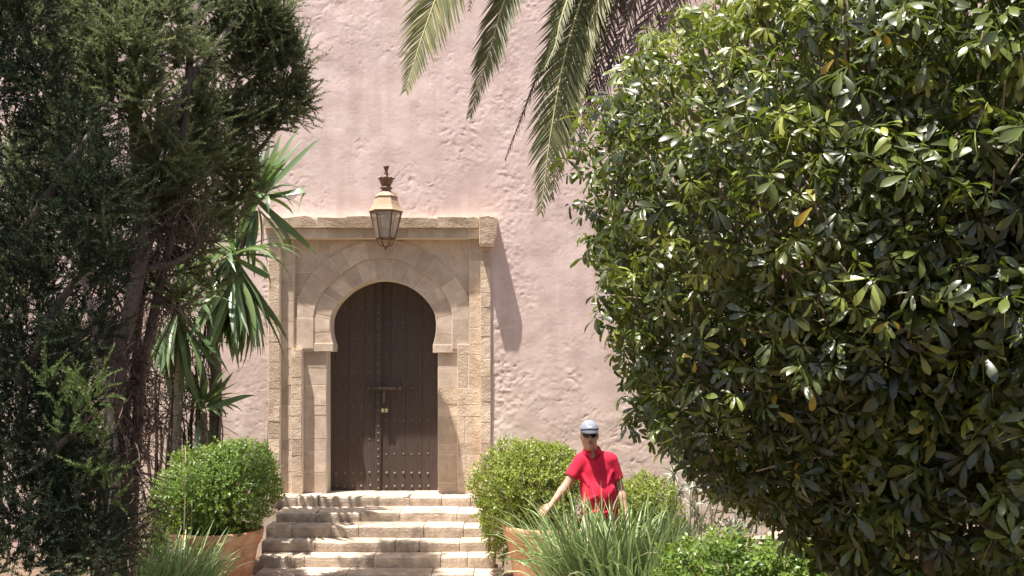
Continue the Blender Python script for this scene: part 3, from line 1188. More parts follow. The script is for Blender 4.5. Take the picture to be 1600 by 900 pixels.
C1 = [(60, 40, 10.0, 80, 60), (150, 30, 10.1, 80, 70), (110, 110, 10.0, 70, 60), (200, 80, 9.9, 60, 60), (190, 10, 10.2, 70, 50),
      (260, 30, 10.2, 60, 60), (330, 20, 10.5, 55, 55), (400, 15, 10.8, 55, 60), (425, 70, 11.0, 48, 65), (390, 110, 10.9, 45, 55),
      (455, 110, 11.1, 28, 62), (470, 150, 11.2, 18, 30), (445, 165, 11.1, 38, 32), (420, 35, 11.0, 42, 40), (350, 80, 10.6, 45, 40), (180, 150, 9.9, 60, 55),
      (230, 160, 9.9, 40, 70), (320, 145, 10.5, 45, 38), (300, 180, 10.4, 55, 50), (350, 200, 10.7, 60, 48), (395, 195, 10.9, 50, 30), (432, 182, 10.9, 25, 20),
      (325, 250, 10.6, 62, 45), (370, 260, 10.7, 48, 42), (375, 300, 10.9, 30, 26), (290, 300, 10.4, 45, 50), (362, 325, 10.8, 44, 22), (320, 345, 10.6, 45, 20), (120, 200, 9.9, 60, 60),
      (250, 240, 10.2, 40, 50), (300, 90, 10.4, 45, 45), (400, 160, 10.9, 28, 26), (285, 470, 10.3, 30, 24), (335, 440, 10.4, 26, 22), (120, 320, 10.6, 80, 80), (60, 260, 10.6, 80, 90), (30, 420, 10.6, 60, 90), (200, -60, 10.6, 70, 40), (380, -50, 11.0, 50, 40),
      (170, 420, 10.4, 55, 60), (150, 560, 10.5, 50, 70), (215, 320, 10.2, 40, 50), (235, 430, 10.5, 25, 40), (120, 700, 10.5, 50, 80), (170, 850, 10.3, 45, 60), (300, 385, 10.6, 40, 26), (255, 345, 10.5, 45, 40), (335, 362, 10.7, 45, 24), (245, 290, 10.4, 45, 45), (280, 420, 10.7, 28, 22), (300, 235, 10.5, 45, 40)]
fb = MB()
spray_field(fb, clumps_px(C1, True), 2500, blade=0.050, blades=78, bw=0.0036, lmax=.46)
tag(fb.build('foliage', M['conifer'], T1), kind='stuff')
D1 = [(235, 380, 10.3, 65, 100), (205, 520, 10.3, 60, 110), (190, 660, 10.3, 50, 110), (280, 330, 10.4, 70, 60), (200, 800, 10.3, 60, 80),
      (215, 620, 10.4, 35, 100), (330, 300, 10.7, 50, 40), (160, 500, 10.3, 40, 120), (200, 220, 10.3, 40, 60), (190, 720, 10.2, 40, 80), (265, 470, 10.4, 35, 50)]
db = MB()
dead_field(db, clumps_px(D1, True), 2600)
spray_field(db, clumps_px([(q[0], q[1], q[2], q[3] * .8, q[4] * .8) for q in D1], True), 260, blade=.06, blades=40, up=-.7, bw=.003)
tag(db.build('dead_twigs', M['dead'], T1), kind='stuff')

# dark conifer in front, at the left edge
T2 = thing('conifer_tree', 'dark shaded conifer nearest the camera at the left edge', 'tree', (-3.75, 7.3, GZ))
tb = MB()
limb(tb, [(-3.75, 7.3, GZ - .1), at(-20, 700, 7.3), at(-35, 450, 7.3), at(-40, 200, 7.3), at(-60, -150, 7.3)], 0.11, 0.06)
tb.build('trunk', M['bark'], T2, True)
for pts, r0 in (([at(30, 600, 7.0), at(90, 480, 6.9), at(160, 380, 6.8)], 0.04), ([at(30, 380, 7.0), at(90, 280, 6.8), at(140, 210, 6.8)], 0.04), ([at(35, 750, 7.0), at(90, 700, 6.8), at(150, 640, 6.8)], 0.035), ([at(-20, 260, 7.0), at(30, 265, 7.0), at(80, 262, 7.0)], 0.015)):
    lb = MB()
    limb(lb, pts, r0, r0 * .4)
    lb.build('limb', M['bark'], T2, True)
C2 = [(40, 20, 6.9, 60, 60), (60, 130, 6.9, 45, 60), (20, 230, 6.9, 40, 50), (20, 60, 7.0, 45, 70), (0, 140, 7.0, 50, 60), (10, -30, 7.0, 60, 50), (95, 190, 6.9, 55, 50), (130, 260, 6.8, 55, 60), (60, 340, 6.9, 80, 70), (150, 330, 6.7, 55, 55), (110, 420, 6.8, 75, 60), (30, 480, 6.9, 70, 80),
      (160, 400, 6.7, 45, 50), (150, 290, 6.7, 48, 46), (60, 570, 6.8, 85, 60), (130, 520, 6.7, 50, 50), (25, 640, 6.9, 80, 70), (80, 700, 6.8, 70, 60), (40, 790, 6.8, 90, 70),
      (120, 800, 6.8, 60, 60), (30, 880, 6.7, 90, 60), (130, 880, 6.7, 60, 50), (105, 640, 6.9, 50, 45), (0, 380, 7, 60, 70), (-60, 500, 7.2, 80, 300), (-60, 100, 7.2, 80, 200), (40, 720, 7.4, 80, 60), (120, 740, 7.4, 60, 60), (60, 840, 7.4, 90, 60), (150, 840, 7.4, 50, 60), (50, 540, 7.4, 70, 70), (30, 620, 7.5, 70, 70)]
fb = MB()
spray_field(fb, clumps_px(C2), 1500, blade=0.036, blades=78, bw=0.0028, lmax=.40)
tag(fb.build('foliage', M['conifer_shaded'], T2), kind='stuff')
C3 = [(140, 615, 6.2, 26, 40), (105, 655, 6.2, 26, 34), (155, 690, 6.2, 16, 40), (85, 605, 6.25, 22, 26), (150, 735, 6.2, 15, 20), (172, 770, 6.3, 14, 24)]
fb = MB()
spray_field(fb, clumps_px(C3), 1000, blade=0.034, blades=70, up=1.0, bw=.003)
tag(fb.build('young_shoots', M['conifer_young'], T2), kind='stuff')

# low leafy shrub lit in the gap below the stems
TS = thing('shrub', 'small yellow-green shrub lit between the conifer stems', 'shrub', (-3.4, 10.9, GZ))


# ---- small-leaved shrubs
tv_box = np.array([[0, 0, 0], [0.30, 0.45, 0.06], [0, 0.5, -0.02], [-0.30, 0.45, 0.06], [0, 1.0, 0.0]])
tf_box = np.array([[0, 1, 4, 2], [0, 2, 4, 3]])


def small_leaf_bush(mb, blobs, density, size, shell=(0.80, 1.03), lump=0.06, flat=None, seed=1):
    """blobs: (centre, rx, ry, rz); leaves in whorls on short twigs near the surface"""
    for c, rx, ry, rz in blobs:
        c = np.asarray(c, dtype=float)
        area = 4 * math.pi * ((rx * ry) ** 1.6 / 3 + (rx * rz) ** 1.6 / 3 + (ry * rz) ** 1.6 / 3) ** (1 / 1.6)
        n = int(area * density)
        d = rand_unit(n)
        lum = (fbm(d[:, 0] * 3 + 9 + seed, d[:, 2] * 3 + d[:, 1] * 2 + 9, 91 + seed, 3) - 0.5) * 2 * lump / 0.4
        r = rng.uniform(*shell, n) + lum
        stray = rng.random(n) < 0.03
        r[stray] += rng.uniform(0.02, 0.12, stray.sum())
        P = c + d * np.array([rx, ry, rz]) * r[:, None]
        nrm = unit(d / np.array([rx, ry, rz]))
        k = 6
        tw = unit(nrm + 0.45 * rand_unit(n) + [0, 0, 0.25])
        PP = np.repeat(P, k, 0) + np.repeat(tw, k, 0) * (np.tile(np.arange(k), n) * size * 0.42)[:, None]
        a = np.tile(np.arange(k) * 2.4, n) + np.repeat(rng.random(n) * 6.28, k)
        X, Y_, Z_ = basis(np.repeat(tw, k, 0))
        side = X * np.cos(a)[:, None] + Z_ * np.sin(a)[:, None]
        ld = unit(np.repeat(tw, k, 0) * 0.7 + side * 0.9 + 0.2 * rand_unit(n * k))
        bx, by, bz = basis(ld, np.repeat(tw, k, 0) + 0.3 * rand_unit(n * k))
        sc = size * rng.uniform(0.7, 1.25, n * k)
        rn = np.clip(np.repeat(rng.random(n), k) * 0.7 + rng.random(n * k) * 0.3, 0, 1)
        inst(mb, tv_box, tf_box, PP, bx, by, bz, sc, rn)


def stems(mb, base, tips, r=0.012):
    for t in tips:
        b0 = np.asarray(base) + rng.normal(size=3) * [0.05, 0.05, 0]
        m_ = (b0 + np.asarray(t)) / 2 + rng.normal(size=3) * 0.06
        tube(mb, spline([b0, m_, t], 7), np.linspace(r, r * .35, 7), 6)


mb = MB()
small_leaf_bush(mb, [(at(290, 720, 10.9), 0.12, .1, .16), (at(180, 765, 10.9), .16, .12, .22), (at(300, 770, 10.9), .14, .12, .2), (at(240, 860, 10.6), .3, .2, .3), (at(150, 860, 10.6), .3, .2, .25)], 110, 0.045, (0.2, 1.05))
tag(mb.build('foliage', M['box'], TS), kind='stuff')
mb = MB()
stems(mb, (-3.5, 10.9, GZ), [at(290, 700, 10.9), at(185, 750, 10.9), at(300, 780, 10.9)])
tag(mb.build('stems', M['branch'], TS, True), kind='stuff')

# potted boxwoods
POTS = []


def terracotta_pot(px, Y, rim_py, rim_r, label):
    c = at(px, rim_py, Y)
    z0 = GZ + 0.02
    h = c.z - z0
    t = thing('terracotta_pot', label, 'pot', (c.x, Y, z0), 'terracotta pots beside the steps')
    r = rim_r
    b = MB()
    lathe(b, (c.x, Y, z0), [(0.02, 0), (r * .70, 0), (r * .73, .03), (r * .80, h * .35), (r * .885, h * .70), (r * .93, h - .15), (r * .93, h - .10), (r * .86, h - .10), (r * .80, h * .6), (0.02, h * .58)], 56, caps=False)
    b.build('pot_body', M['terracotta'], t, True)
    b = MB()
    lathe(b, (c.x, Y, z0), [(r * .935, h - .135), (r * .965, h - .125), (r * 1.0, h - .03), (r * 1.0, h - .008), (r * .985, h), (r * .93, h), (r * .91, h - .02), (r * .87, h - .12)], 56, caps=False)
    b.build('rim', M['terracotta'], t, True)
    b = MB()
    lathe(b, (c.x, Y, z0), [(r * .89, h - .075), (r * .5, h - .055), (0.01, h - .05)], 32, caps=True)
    b.build('soil', M['soil'], t, True)
    return c, h


def boxwood(c, base, blobs, label, m, dens=430, size=0.036, lump=0.10, seed=1):
    t = thing('boxwood_shrub', label, 'shrub', base)
    b = MB()
    small_leaf_bush(b, blobs, dens, size, (0.84, 1.02), lump, seed=seed)
    inner = [(q[0], q[1] * .82, q[2] * .82, q[3] * .82) for q in blobs]
    small_leaf_bush(b, inner, dens * .35, size * 1.3, (0.7, 1.0), lump, seed=seed)
    tag(b.build('foliage', m, t), kind='stuff')
    b = MB()
    for q in blobs:
        stems(b, base, [np.asarray(q[0]) + rand_unit(1)[0] * np.array(q[1:]) * .75 for _ in range(26)])
    tag(b.build('stems', M['branch'], t, True), kind='stuff')
    return t


cL, hL = terracotta_pot(338, 11.5, 826, 0.515, 'terracotta pot left of the steps under a boxwood ball')
cR, hR = terracotta_pot(862, 11.3, 818, 0.54, 'terracotta pot right of the steps half hidden by long grass')
s_ = 11.5 / 1600
boxwood(None, (cL.x, 11.5, cL.z - .06), [(at(344, 768, 11.5), 86 * s_, .58, 66 * s_), (at(300, 782, 11.45), 62 * s_, .45, 46 * s_), (at(372, 738, 11.5), 50 * s_, .40, 46 * s_)], 'clipped green boxwood ball in the left terracotta pot', M['box'], seed=2)
s_ = 11.4 / 1600
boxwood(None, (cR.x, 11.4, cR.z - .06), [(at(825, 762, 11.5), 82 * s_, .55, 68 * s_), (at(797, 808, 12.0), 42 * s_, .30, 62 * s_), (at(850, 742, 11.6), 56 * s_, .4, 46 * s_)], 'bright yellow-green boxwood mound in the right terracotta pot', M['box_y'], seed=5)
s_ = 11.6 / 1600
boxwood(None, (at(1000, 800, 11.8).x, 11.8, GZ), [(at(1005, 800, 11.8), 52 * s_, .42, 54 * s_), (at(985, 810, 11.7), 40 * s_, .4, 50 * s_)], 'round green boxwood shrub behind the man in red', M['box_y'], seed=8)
# low hedge in front right
s_ = 8.5 / 1600
boxwood(None, (at(1160, 900, 8.5).x, 8.5, GZ), [(at(1120, 925, 8.5), 85 * s_, .38, 72 * s_), (at(1215, 932, 8.5), 75 * s_, .38, 72 * s_), (at(1290, 940, 8.5), 70 * s_, .38, 75 * s_)], 'low bright green clipped hedge beneath the umbrella bush', M['box'], dens=300, size=0.05, seed=11)


# ---- long grass
def grass_clump(base, n, length, spread, label, dry=0.06, lean=(0, 0)):
    t = thing('lemongrass_clump', label, 'grass', (base[0], base[1], base[2]), 'long grass clumps by the pots')
    b = MB()
    for i in range(n):
        a = rng.uniform(0, 6.28)
        r0 = spread[0] * math.sqrt(rng.random())
        p0 = np.array([base[0] + r0 * math.cos(a) * spread[1], base[1] + r0 * math.sin(a), base[2] - .02])
        L = length * rng.uniform(0.55, 1.1)
        a2 = a + rng.normal() * 0.7
        tilt = rng.uniform(0.05, 0.42)
        droop = rng.uniform(0.1, 1.25) * (1 if rng.random() < .8 else 1.9)
        h = np.array([math.cos(a2) + lean[0], math.sin(a2) + lean[1], 0])
        k = 9
        p = p0.copy()
        pts = [p.copy()]
        ang = tilt
        for q in range(k - 1):
            s = (q + 1) / (k - 1)
            ang = tilt + droop * s ** 2.2
            p = p + (h * math.sin(ang) + np.array([0, 0, math.cos(ang)])) * L / (k - 1)
            pts.append(p.copy())
        tt = np.linspace(0, 1, k)
        wd = rng.uniform(0.005, 0.0105) * (0.6 + 0.7 * np.sin(np.clip(tt * 1.3 + .35, 0, math.pi))) * (1 - tt ** 4) + 0.0006
        hint = np.cross(h, [0, 0, 1]) * rng.normal() * .5 - h * 0.6 + np.array([0, 0, .6]) + rng.normal(size=3) * .25
        rn = rng.uniform(0, 0.86) if rng.random() > dry else rng.uniform(.93, 1)
        ribbon_leaf(b, pts, wd, hint, rn, 0.35)
    tag(b.build('blades', M['grass'], t), kind='stuff')


grass_clump((at(925, 900, 9.7).x, 9.7, GZ), 480, 1.32, (0.26, 1.15), 'long arching grass clump in front of the right pot', 0.10)
grass_clump((at(985, 900, 9.4).x, 9.4, GZ), 480, 1.34, (0.34, 1.2), 'long arching grass clump below the man in red', 0.06)
grass_clump((at(1045, 900, 9.6).x, 9.6, GZ), 200, 1.0, (0.24, 1.2), 'long arching grass clump beside the low clipped hedge', 0.05)
grass_clump((at(262, 900, 10.3).x, 10.3, GZ), 430, 0.88, (0.32, 1.25), 'long arching grass clump in front of the left pot', 0.05)
grass_clump((at(220, 900, 10.0).x, 10.0, GZ), 160, 0.8, (0.22, 1.2), 'shaded grass clump left of the left pot under the conifer', 0.05)

# ---- silver shrub and ivy at right
TS = thing('silver_shrub', 'pale silver-leaved shrub behind the umbrella bush by the wall', 'shrub', (at(1080, 800, 12.3).x, 12.3, GZ))
b = MB()
sb = MB()
for i in range(70):
    px, py = rng.uniform(1000, 1190), rng.uniform(735, 835)
    if py < 735 + abs(px - 1060) * .3:
        continue
    c = np.array(at(px, py, 12.3 + rng.uniform(-.35, .3)))
    n = 16
    d = unit(rand_unit(n) + [0, -0.2, .5])
    for q in range(n):
        L = rng.uniform(.10, .22)
        pts = [c, c + d[q] * L * .5 + [0, 0, .01], c + d[q] * L - [0, 0, .02]]
        ribbon_leaf(b, pts, np.array([.006, .011, .001]), rand_unit(1)[0], rng.random(), .2)
    tube(sb, spline([(at(1080, 800, 12.3).x + rng.normal() * .2, 12.3, GZ), (c[0] * .7 + at(1080, 800, 12.3).x * .3, 12.3, (c[2] + GZ) / 2), c], 6), 0.008, 5)
tag(b.build('foliage', M['silver'], TS), kind='stuff')
tag(sb.build('stems', M['branch'], TS, True), kind='stuff')

iv = MB()
tv_ivy = np.array([[0, 0, 0], [.5, .25, .05], [.28, .5, 0], [0, 1, -.05], [-.28, .5, 0], [-.5, .25, .05], [0, .4, -.04]])
tf_ivy = np.array([[0, 1, 2, 6], [6, 2, 3, 4], [0, 6, 4, 5]])
n = 5200
ix = rng.uniform(0.6, 4.2, n)
iy = rng.uniform(8.7, 11.3, n)
hz = 0.10 + 0.30 * fbm(ix * 1.5 + 30, iy * 1.5 + 30, 15, 3)
keep = (rng.random(n) < 0.9)
P = np.stack([ix, iy, GZ + hz * rng.uniform(.4, 1.15, n)], -1)[keep]
d = unit(rng.normal(size=(len(P), 3)) + [0, -.3, .2])
X, Y_, Z_ = basis(d, rand_unit(len(P)) * .6 + [0, -.4, 1])
inst(iv, tv_ivy, tf_ivy, P, X, Y_, Z_, rng.uniform(.04, .085, len(P)), rng.random(len(P)))
tag(iv.build('ivy', M['ivy'], None), 'dark ivy ground cover behind the low hedge at right', 'ivy', kind='stuff')

# rough edging stones under the big bush
for k, (px, py, w_, h_, lab) in enumerate(((1185, 846, .22, .09, 'grey rough edging stone in the ivy under the big bush, left one'), (1225, 842, .20, .11, 'grey rough edging stone in the ivy under the big bush, right one'))):
    p = at(px, py, 9.6)
    b = MB()
    V, F = [], []
    bm = bmesh.new()
    bmesh.ops.create_icosphere(bm, subdivisions=3, radius=1)
    for v in bm.verts:
        s = 1 + 0.18 * (random.random() - .5)
        q = v.co
        v.co = Vector((max(-.8, min(.8, q.x)) * w_ * s, max(-.7, min(.7, q.y)) * .2 * s, max(-.6, min(.6, q.z)) * h_ * s)) + p
    me = bpy.data.meshes.new('edging_stone')
    bm.to_mesh(me)
    bm.free()
    tag(link('edging_stone', me, M['step']), lab, 'stone', 'edging stones')


# ------------------------------------------------------------------ yuccas
def yucca_leaf_mesh(kind, i):
    """leaf along +Y with normal +Z, 1 m long"""
    b = MB()
    k = 9
    t = np.linspace(0, 1, k)
    bend = {'up': 0.25, 'arch': 1.3, 'hang': 0.5, 'kink': 0.2}[kind] * (1 + 0.25 * (i - 1.5) / 1.5)
    ang = -bend * t ** 1.8
    if kind == 'kink':
        ang = np.where(t > 0.62, -2.0, ang)
    dy, dz = np.cos(ang) / (k - 1), np.sin(ang) / (k - 1)
    y = np.concatenate([[0], np.cumsum(dy[1:])])
    z = np.concatenate([[0], np.cumsum(dz[1:])])
    w_ = 0.039 * np.sin(np.clip(0.55 + t * 2.3, 0, math.pi)) ** 0.8 * (1 - t ** 6) + 0.0008
    x = 0.03 * np.sin(t * 3 + i)
    ribbon_leaf(b, np.stack([x, y, z], -1), w_, (0, 0, 1), 0.25 + 0.5 * (i / 3), 0.28)
    return b.mesh('leaf', True)


YM = {k: [yucca_leaf_mesh(k, i) for i in range(4)] for k in ('up', 'arch', 'hang', 'kink')}
for k in YM:
    for me in YM[k]:
        me.materials.append(M['yucca'])
YD = [yucca_leaf_mesh('hang', i) for i in range(3)]
for me in YD:
    me.materials.append(M['yucca_dry'])


def put_leaf(parent, me, p, d, length, up=(0, 0, 1), spin=0.0, name='leaf', wide=1.0):
    d = Vector(d).normalized()
    upv = Vector(up)
    x = d.cross(upv)
    if x.length < 1e-3:
        x = Vector((1, 0, 0))
    x.normalize()
    z = x.cross(d)
    m = Matrix((x, d, z)).transposed().to_4x4() @ Matrix.Rotation(spin, 4, 'Y')
    m = Matrix.Translation(p) @ m @ Matrix.Diagonal((length ** 0.35 * wide, length, length, 1))
    o = bpy.data.objects.new(name, me)
    COL.objects.link(o)
    o.parent = parent
    o.matrix_parent_inverse = parent.matrix_basis.inverted()
    o.matrix_basis = m
    return o


def yucca(px, Y, heads, trunk_pts, label, tr=0.075):
    base = trunk_pts[0]
    t = thing('yucca_tree', label, 'yucca', (base[0], base[1], GZ))
    b = MB()
    limb(b, trunk_pts, tr, tr * .85, 12, 26, 0.16)
    b.build('trunk', M['yucca_bark'], t, True)
    for hp, n_up, n_arch, n_hang, n_dry, L, extra in heads:
        hp = np.array(hp)
        for kind, n, e0, e1 in (('up', n_up, 35, 85), ('arch', n_arch, 5, 40), ('hang', n_hang, -86, -38)):
            for i in range(n):
                az = i * 2.399 + random.uniform(-.3, .3)
                el = R(random.uniform(e0, e1))
                d = (math.cos(az) * math.cos(el), math.sin(az) * math.cos(el), math.sin(el))
                off = np.array(d) * 0.05 + [0, 0, {'up': .05, 'arch': 0, 'hang': -.06 - .2 * random.random()}[kind]]
                upv = (0, 0, 1) if abs(d[2]) < .97 else (1, 0, 0)
                put_leaf(t, random.choice(YM[kind]), Vector(hp + off), d, L * random.uniform(.75, 1.1) * (1.12 if kind == 'hang' else 1), upv, random.uniform(-.5, .5))
        for i in range(n_dry):
            az = random.uniform(0, 6.28)
            el = R(random.uniform(-88, -62))
            d = (math.cos(az) * math.cos(el), math.sin(az) * math.cos(el), math.sin(el))
            put_leaf(t, random.choice(YD), Vector(hp + [0, 0, -.15 - .25 * random.random()]), d, L * random.uniform(.5, .8), (0, 0, 1), random.uniform(-1, 1), 'dry_leaf')
        for tip, kind, ln in extra:
            tip = np.array(tip)
            d = tip - hp
            put_leaf(t, YM[kind][1], Vector(hp + d / np.linalg.norm(d) * .05), d, np.linalg.norm(d) * ln, (0, -.8, .6), random.uniform(-.3, .3), wide=1.1)
    return t


random.seed(11)
YY = 12.5
yucca(335, YY, [
    (at(402, 308, YY), 20, 14, 8, 0, 0.66, [(at(462, 196, YY - .1), 'up', 1.0), (at(495, 214, YY - .2), 'up', 1.0), (at(470, 212, YY + .1), 'up', .95), (at(440, 205, YY), 'up', .95), (at(492, 292, YY), 'kink', 1.5), (at(478, 375, YY - .1), 'arch', 1.25), (at(465, 370, YY), 'arch', 1.2), (at(420, 215, YY), 'up', 1)]),
    (at(368, 400, YY - .1), 6, 26, 95, 8, 0.98, [(at(415, 520, YY - .2), 'hang', 1.0), (at(438, 515, YY - .1), 'hang', 1.05), (at(330, 500, YY - .2), 'hang', 1.0), (at(360, 530, YY - .3), 'hang', 1.0), (at(390, 540, YY - .25), 'hang', 1), (at(300, 470, YY - .1), 'arch', 1.1), (at(440, 440, YY - .2), 'kink', 1.3)]),
], [(at(330, 700, YY).x, YY, GZ - .05), at(338, 640, YY), at(332, 520, YY), at(340, 440, YY), at(372, 390, YY), at(392, 310, YY)], 'tall yucca with drooping sword leaves against the pink wall')
yucca(275, 12.0, [(at(280, 470, 12.0), 10, 20, 44, 16, .82, [(at(250, 640, 11.9), 'hang', 1), (at(300, 650, 11.8), 'hang', 1)])],
      [(at(275, 700, 12.0).x, 12.0, GZ - .05), at(278, 640, 12.0), at(285, 510, 12.0)], 'shaded yucca behind the conifer stems with hanging leaves', 0.06)
yucca(318, 12.2, [(at(318, 640, 12.2), 14, 16, 4, 2, 0.5, [(at(382, 612, 12.1), 'arch', 1.1), (at(360, 585, 12.2), 'up', 1)])],
      [(at(318, 700, 12.2).x, 12.2, GZ - .05), at(318, 700, 12.2), at(318, 645, 12.2)], 'short young yucca at the foot of the tall yucca', 0.045)


TS = thing('dry_shrub', 'tangle of bare brown twigs behind the left boxwood ball', 'shrub', (at(275, 800, 12.4).x, 12.4, GZ))
b = MB()
for q in range(26):
    px = rng.uniform(230, 330)
    top = rng.uniform(420, 640)
    x0 = at(px, 700, 12.4).x
    P = spline([(x0 + rng.normal() * .1, 12.4 + rng.uniform(-.3, .3), GZ - .02), np.array(at(px + rng.normal() * 12, 690, 12.4)) + rng.normal(size=3) * [.05, .2, 0], np.array(at(px + rng.normal() * 25, top, 12.4)) + rng.normal(size=3) * [.05, .2, 0]], 10)
    tube(b, P, np.linspace(rng.uniform(.010, .03), .005, 10), 6, rng.random(), rough=.1)
dead_field(b, clumps_px([(250, 480, 12.3, 50, 90), (285, 560, 12.3, 45, 100), (240, 640, 12.2, 40, 80), (300, 660, 12.3, 40, 60)]), 1500, .35)
tag(b.build('twigs', M['dead'], TS), kind='stuff')

# ------------------------------------------------------------------ palm
PC = np.array([2.75, 9.4, 6.75])
palm = thing('palm_tree', 'tall date palm whose fronds hang into the top of view', 'palm', (3.3, 9.8, GZ))
b = MB()
limb(b, [(3.3, 9.8, GZ - .1), (3.25, 9.75, 1.5), (3.1, 9.6, 4), (2.75, 9.4, 6.5)], 0.24, 0.22, 16, 60, 0.10)
b.build('trunk', M['palm_bark'], palm, True)


def frond(pts, dead=False, leaf=0.42, n=95, droop=0.35, v=0.55, rn=(0.1, 0.9), nrm=(0, 0, 1), seed=0, taper=0.5, bare=0.12):
    P = spline([tuple(p) for p in pts], 40)
    T = unit(np.gradient(P, axis=0))
    cum = np.concatenate([[0], np.cumsum(np.linalg.norm(np.diff(P, axis=0), axis=1))])
    cum /= cum[-1]
    b = MB()
    tube(b, P, np.linspace(.022, .003, 40), 6)
    root = b.build('frond', M['rachis_dead' if dead else 'rachis'], palm, True)
    tag(root, 'dry brown hanging frond' if dead else 'green arching frond')
    b = MB()
    for side in (-1, 1):
        for i in range(n):
            s = bare + (1 - bare) * (i + rng.uniform(-.3, .3)) / (n - 1)
            s = min(max(s, 0.02), .998)
            p = np.array([np.interp(s, cum, P[:, q]) for q in range(3)])
            tg = unit(np.array([np.interp(s, cum, T[:, q]) for q in range(3)]))
            sd = unit(np.cross(tg, nrm))
            up = np.cross(sd, tg)
            if up @ np.asarray(nrm) < 0:
                up = -up
            fw = 0.70 + 0.75 * s
            d = unit(sd * side + tg * fw + up * v * (0.4 + .3 * rng.random()) + rng.normal(size=3) * (.22 if dead else .06))
            L = leaf * (rng.uniform(.5, 1.15) if dead else 1) * (np.sin(math.pi * min(1, .18 + s * .80)) ** .6 * (1 - .0 * s) + .05) * rng.uniform(.85, 1.1)
            if s > .85:
                L *= 1 - taper * (s - .85) / .15
            q1 = p + d * L * .5 + np.array([0, 0, -droop * L * .10])
            q2 = p + d * L + np.array([0, 0, -droop * L * .38])
            wd = L * .026 + .0035
            ribbon_leaf(b, [p, q1, q2], np.array([wd * .7, wd, .0006]), up + rng.normal(size=3) * .2, rng.uniform(*rn), .45)
    o = b.build('leaflets', M['palm_dead' if dead else 'palm'], root)
    tag(o, kind='stuff')
    return root


def arc(pts_px):
    """from the crown to the points given as (px, py, Y)"""
    return [PC] + [np.array(at(*p)) for p in pts_px]


CAMN = (0.15, -0.9, 0.25)
frond(arc([(980, -230, 9.0), (790, -190, 8.6), (700, -40, 8.3), (664, 45, 8.2), (634, 142, 8.1)]), nrm=(-.25, -.95, .2), leaf=.56, n=150, rn=(.25, 1.0), droop=.5, v=.1, bare=.3)
frond(arc([(1000, -210, 8.9), (860, -150, 8.7), (795, -15, 8.5), (768, 70, 8.45), (734, 182, 8.4)]), nrm=(-.6, -.8, .2), leaf=.44, n=150, rn=(.05, .6), v=.1, droop=.5, bare=.3)
frond(arc([(1010, -260, 9.1), (860, -250, 9.0), (770, -110, 9.0), (745, -40, 9.0), (733, 16, 9.0)]), nrm=CAMN, leaf=.25, n=70, bare=.3)
frond(arc([(1030, -150, 9.0), (940, -70, 8.8), (890, 60, 8.6), (862, 200, 8.5), (845, 332, 8.45)]), nrm=(-.1, -.98, .2), leaf=.46, n=130, rn=(.0, .6), v=.1, droop=.6, bare=.25)
frond(arc([(1050, -150, 9.1), (960, -80, 9.0), (910, 60, 8.9), (880, 180, 8.8), (862, 310, 8.7)]), True, nrm=(.2, -.95, .2), leaf=.42, n=120, v=.1, droop=.8, bare=.25)
frond(arc([(1020, -180, 9.1), (920, -80, 8.9), (858, 70, 8.75), (820, 170, 8.7), (789, 250, 8.65)]), True, nrm=(.8, -.5, .2), leaf=.14, n=110, v=.05, droop=.9, taper=.3, bare=.3)
frond(arc([(1060, -140, 8.9), (970, -60, 8.7), (925, 30, 8.6), (905, 120, 8.55), (890, 230, 8.5)]), nrm=(-.6, -.7, .2), leaf=.28, n=110, rn=(.6, 1.0), v=.2, droop=.6, bare=.25)
for k, (x0, x1, y1) in enumerate(((985, 930, 190), (1020, 965, 150), (1050, 1010, 130), (960, 905, 240))):
    frond(arc([(1090, -150, 9.1), (x0 + 30, -60, 9.0), (x0, 20, 8.9), ((x0 + x1) / 2 - 3, y1 * .55, 8.85), (x1, y1, 8.8)]), True, nrm=(rng.uniform(-.6, .6), -.8, .2), leaf=.30, n=100, v=.1, droop=.8, bare=.2)
frond(arc([(1000, -130, 8.8), (915, -60, 8.6), (880, 20, 8.5), (868, 70, 8.45), (850, 110, 8.4)]), nrm=(-.5, -.7, .3), leaf=.28, n=90, rn=(0, .6), bare=.3)
# the rest of the crown above the picture
for k in range(16):
    az = k * 2.399 + .4
    dx, dy = math.cos(az), math.sin(az)
    if dx < -.2 and dy < .6:
        continue
    frond([PC, PC + [dx * .9, dy * .9, .9], PC + [dx * 2.0, dy * 2.0, 1.1], PC + [dx * 3.0, dy * 3.0, .4], PC + [dx * 3.5, dy * 3.5, -.5]], nrm=(0, 0, 1), leaf=.42, n=70)


# ------------------------------------------------------------------ umbrella bush (right)
BC = np.array([2.28, 5.95, 2.22])
BR = np.array([1.92, 1.5, 2.15])


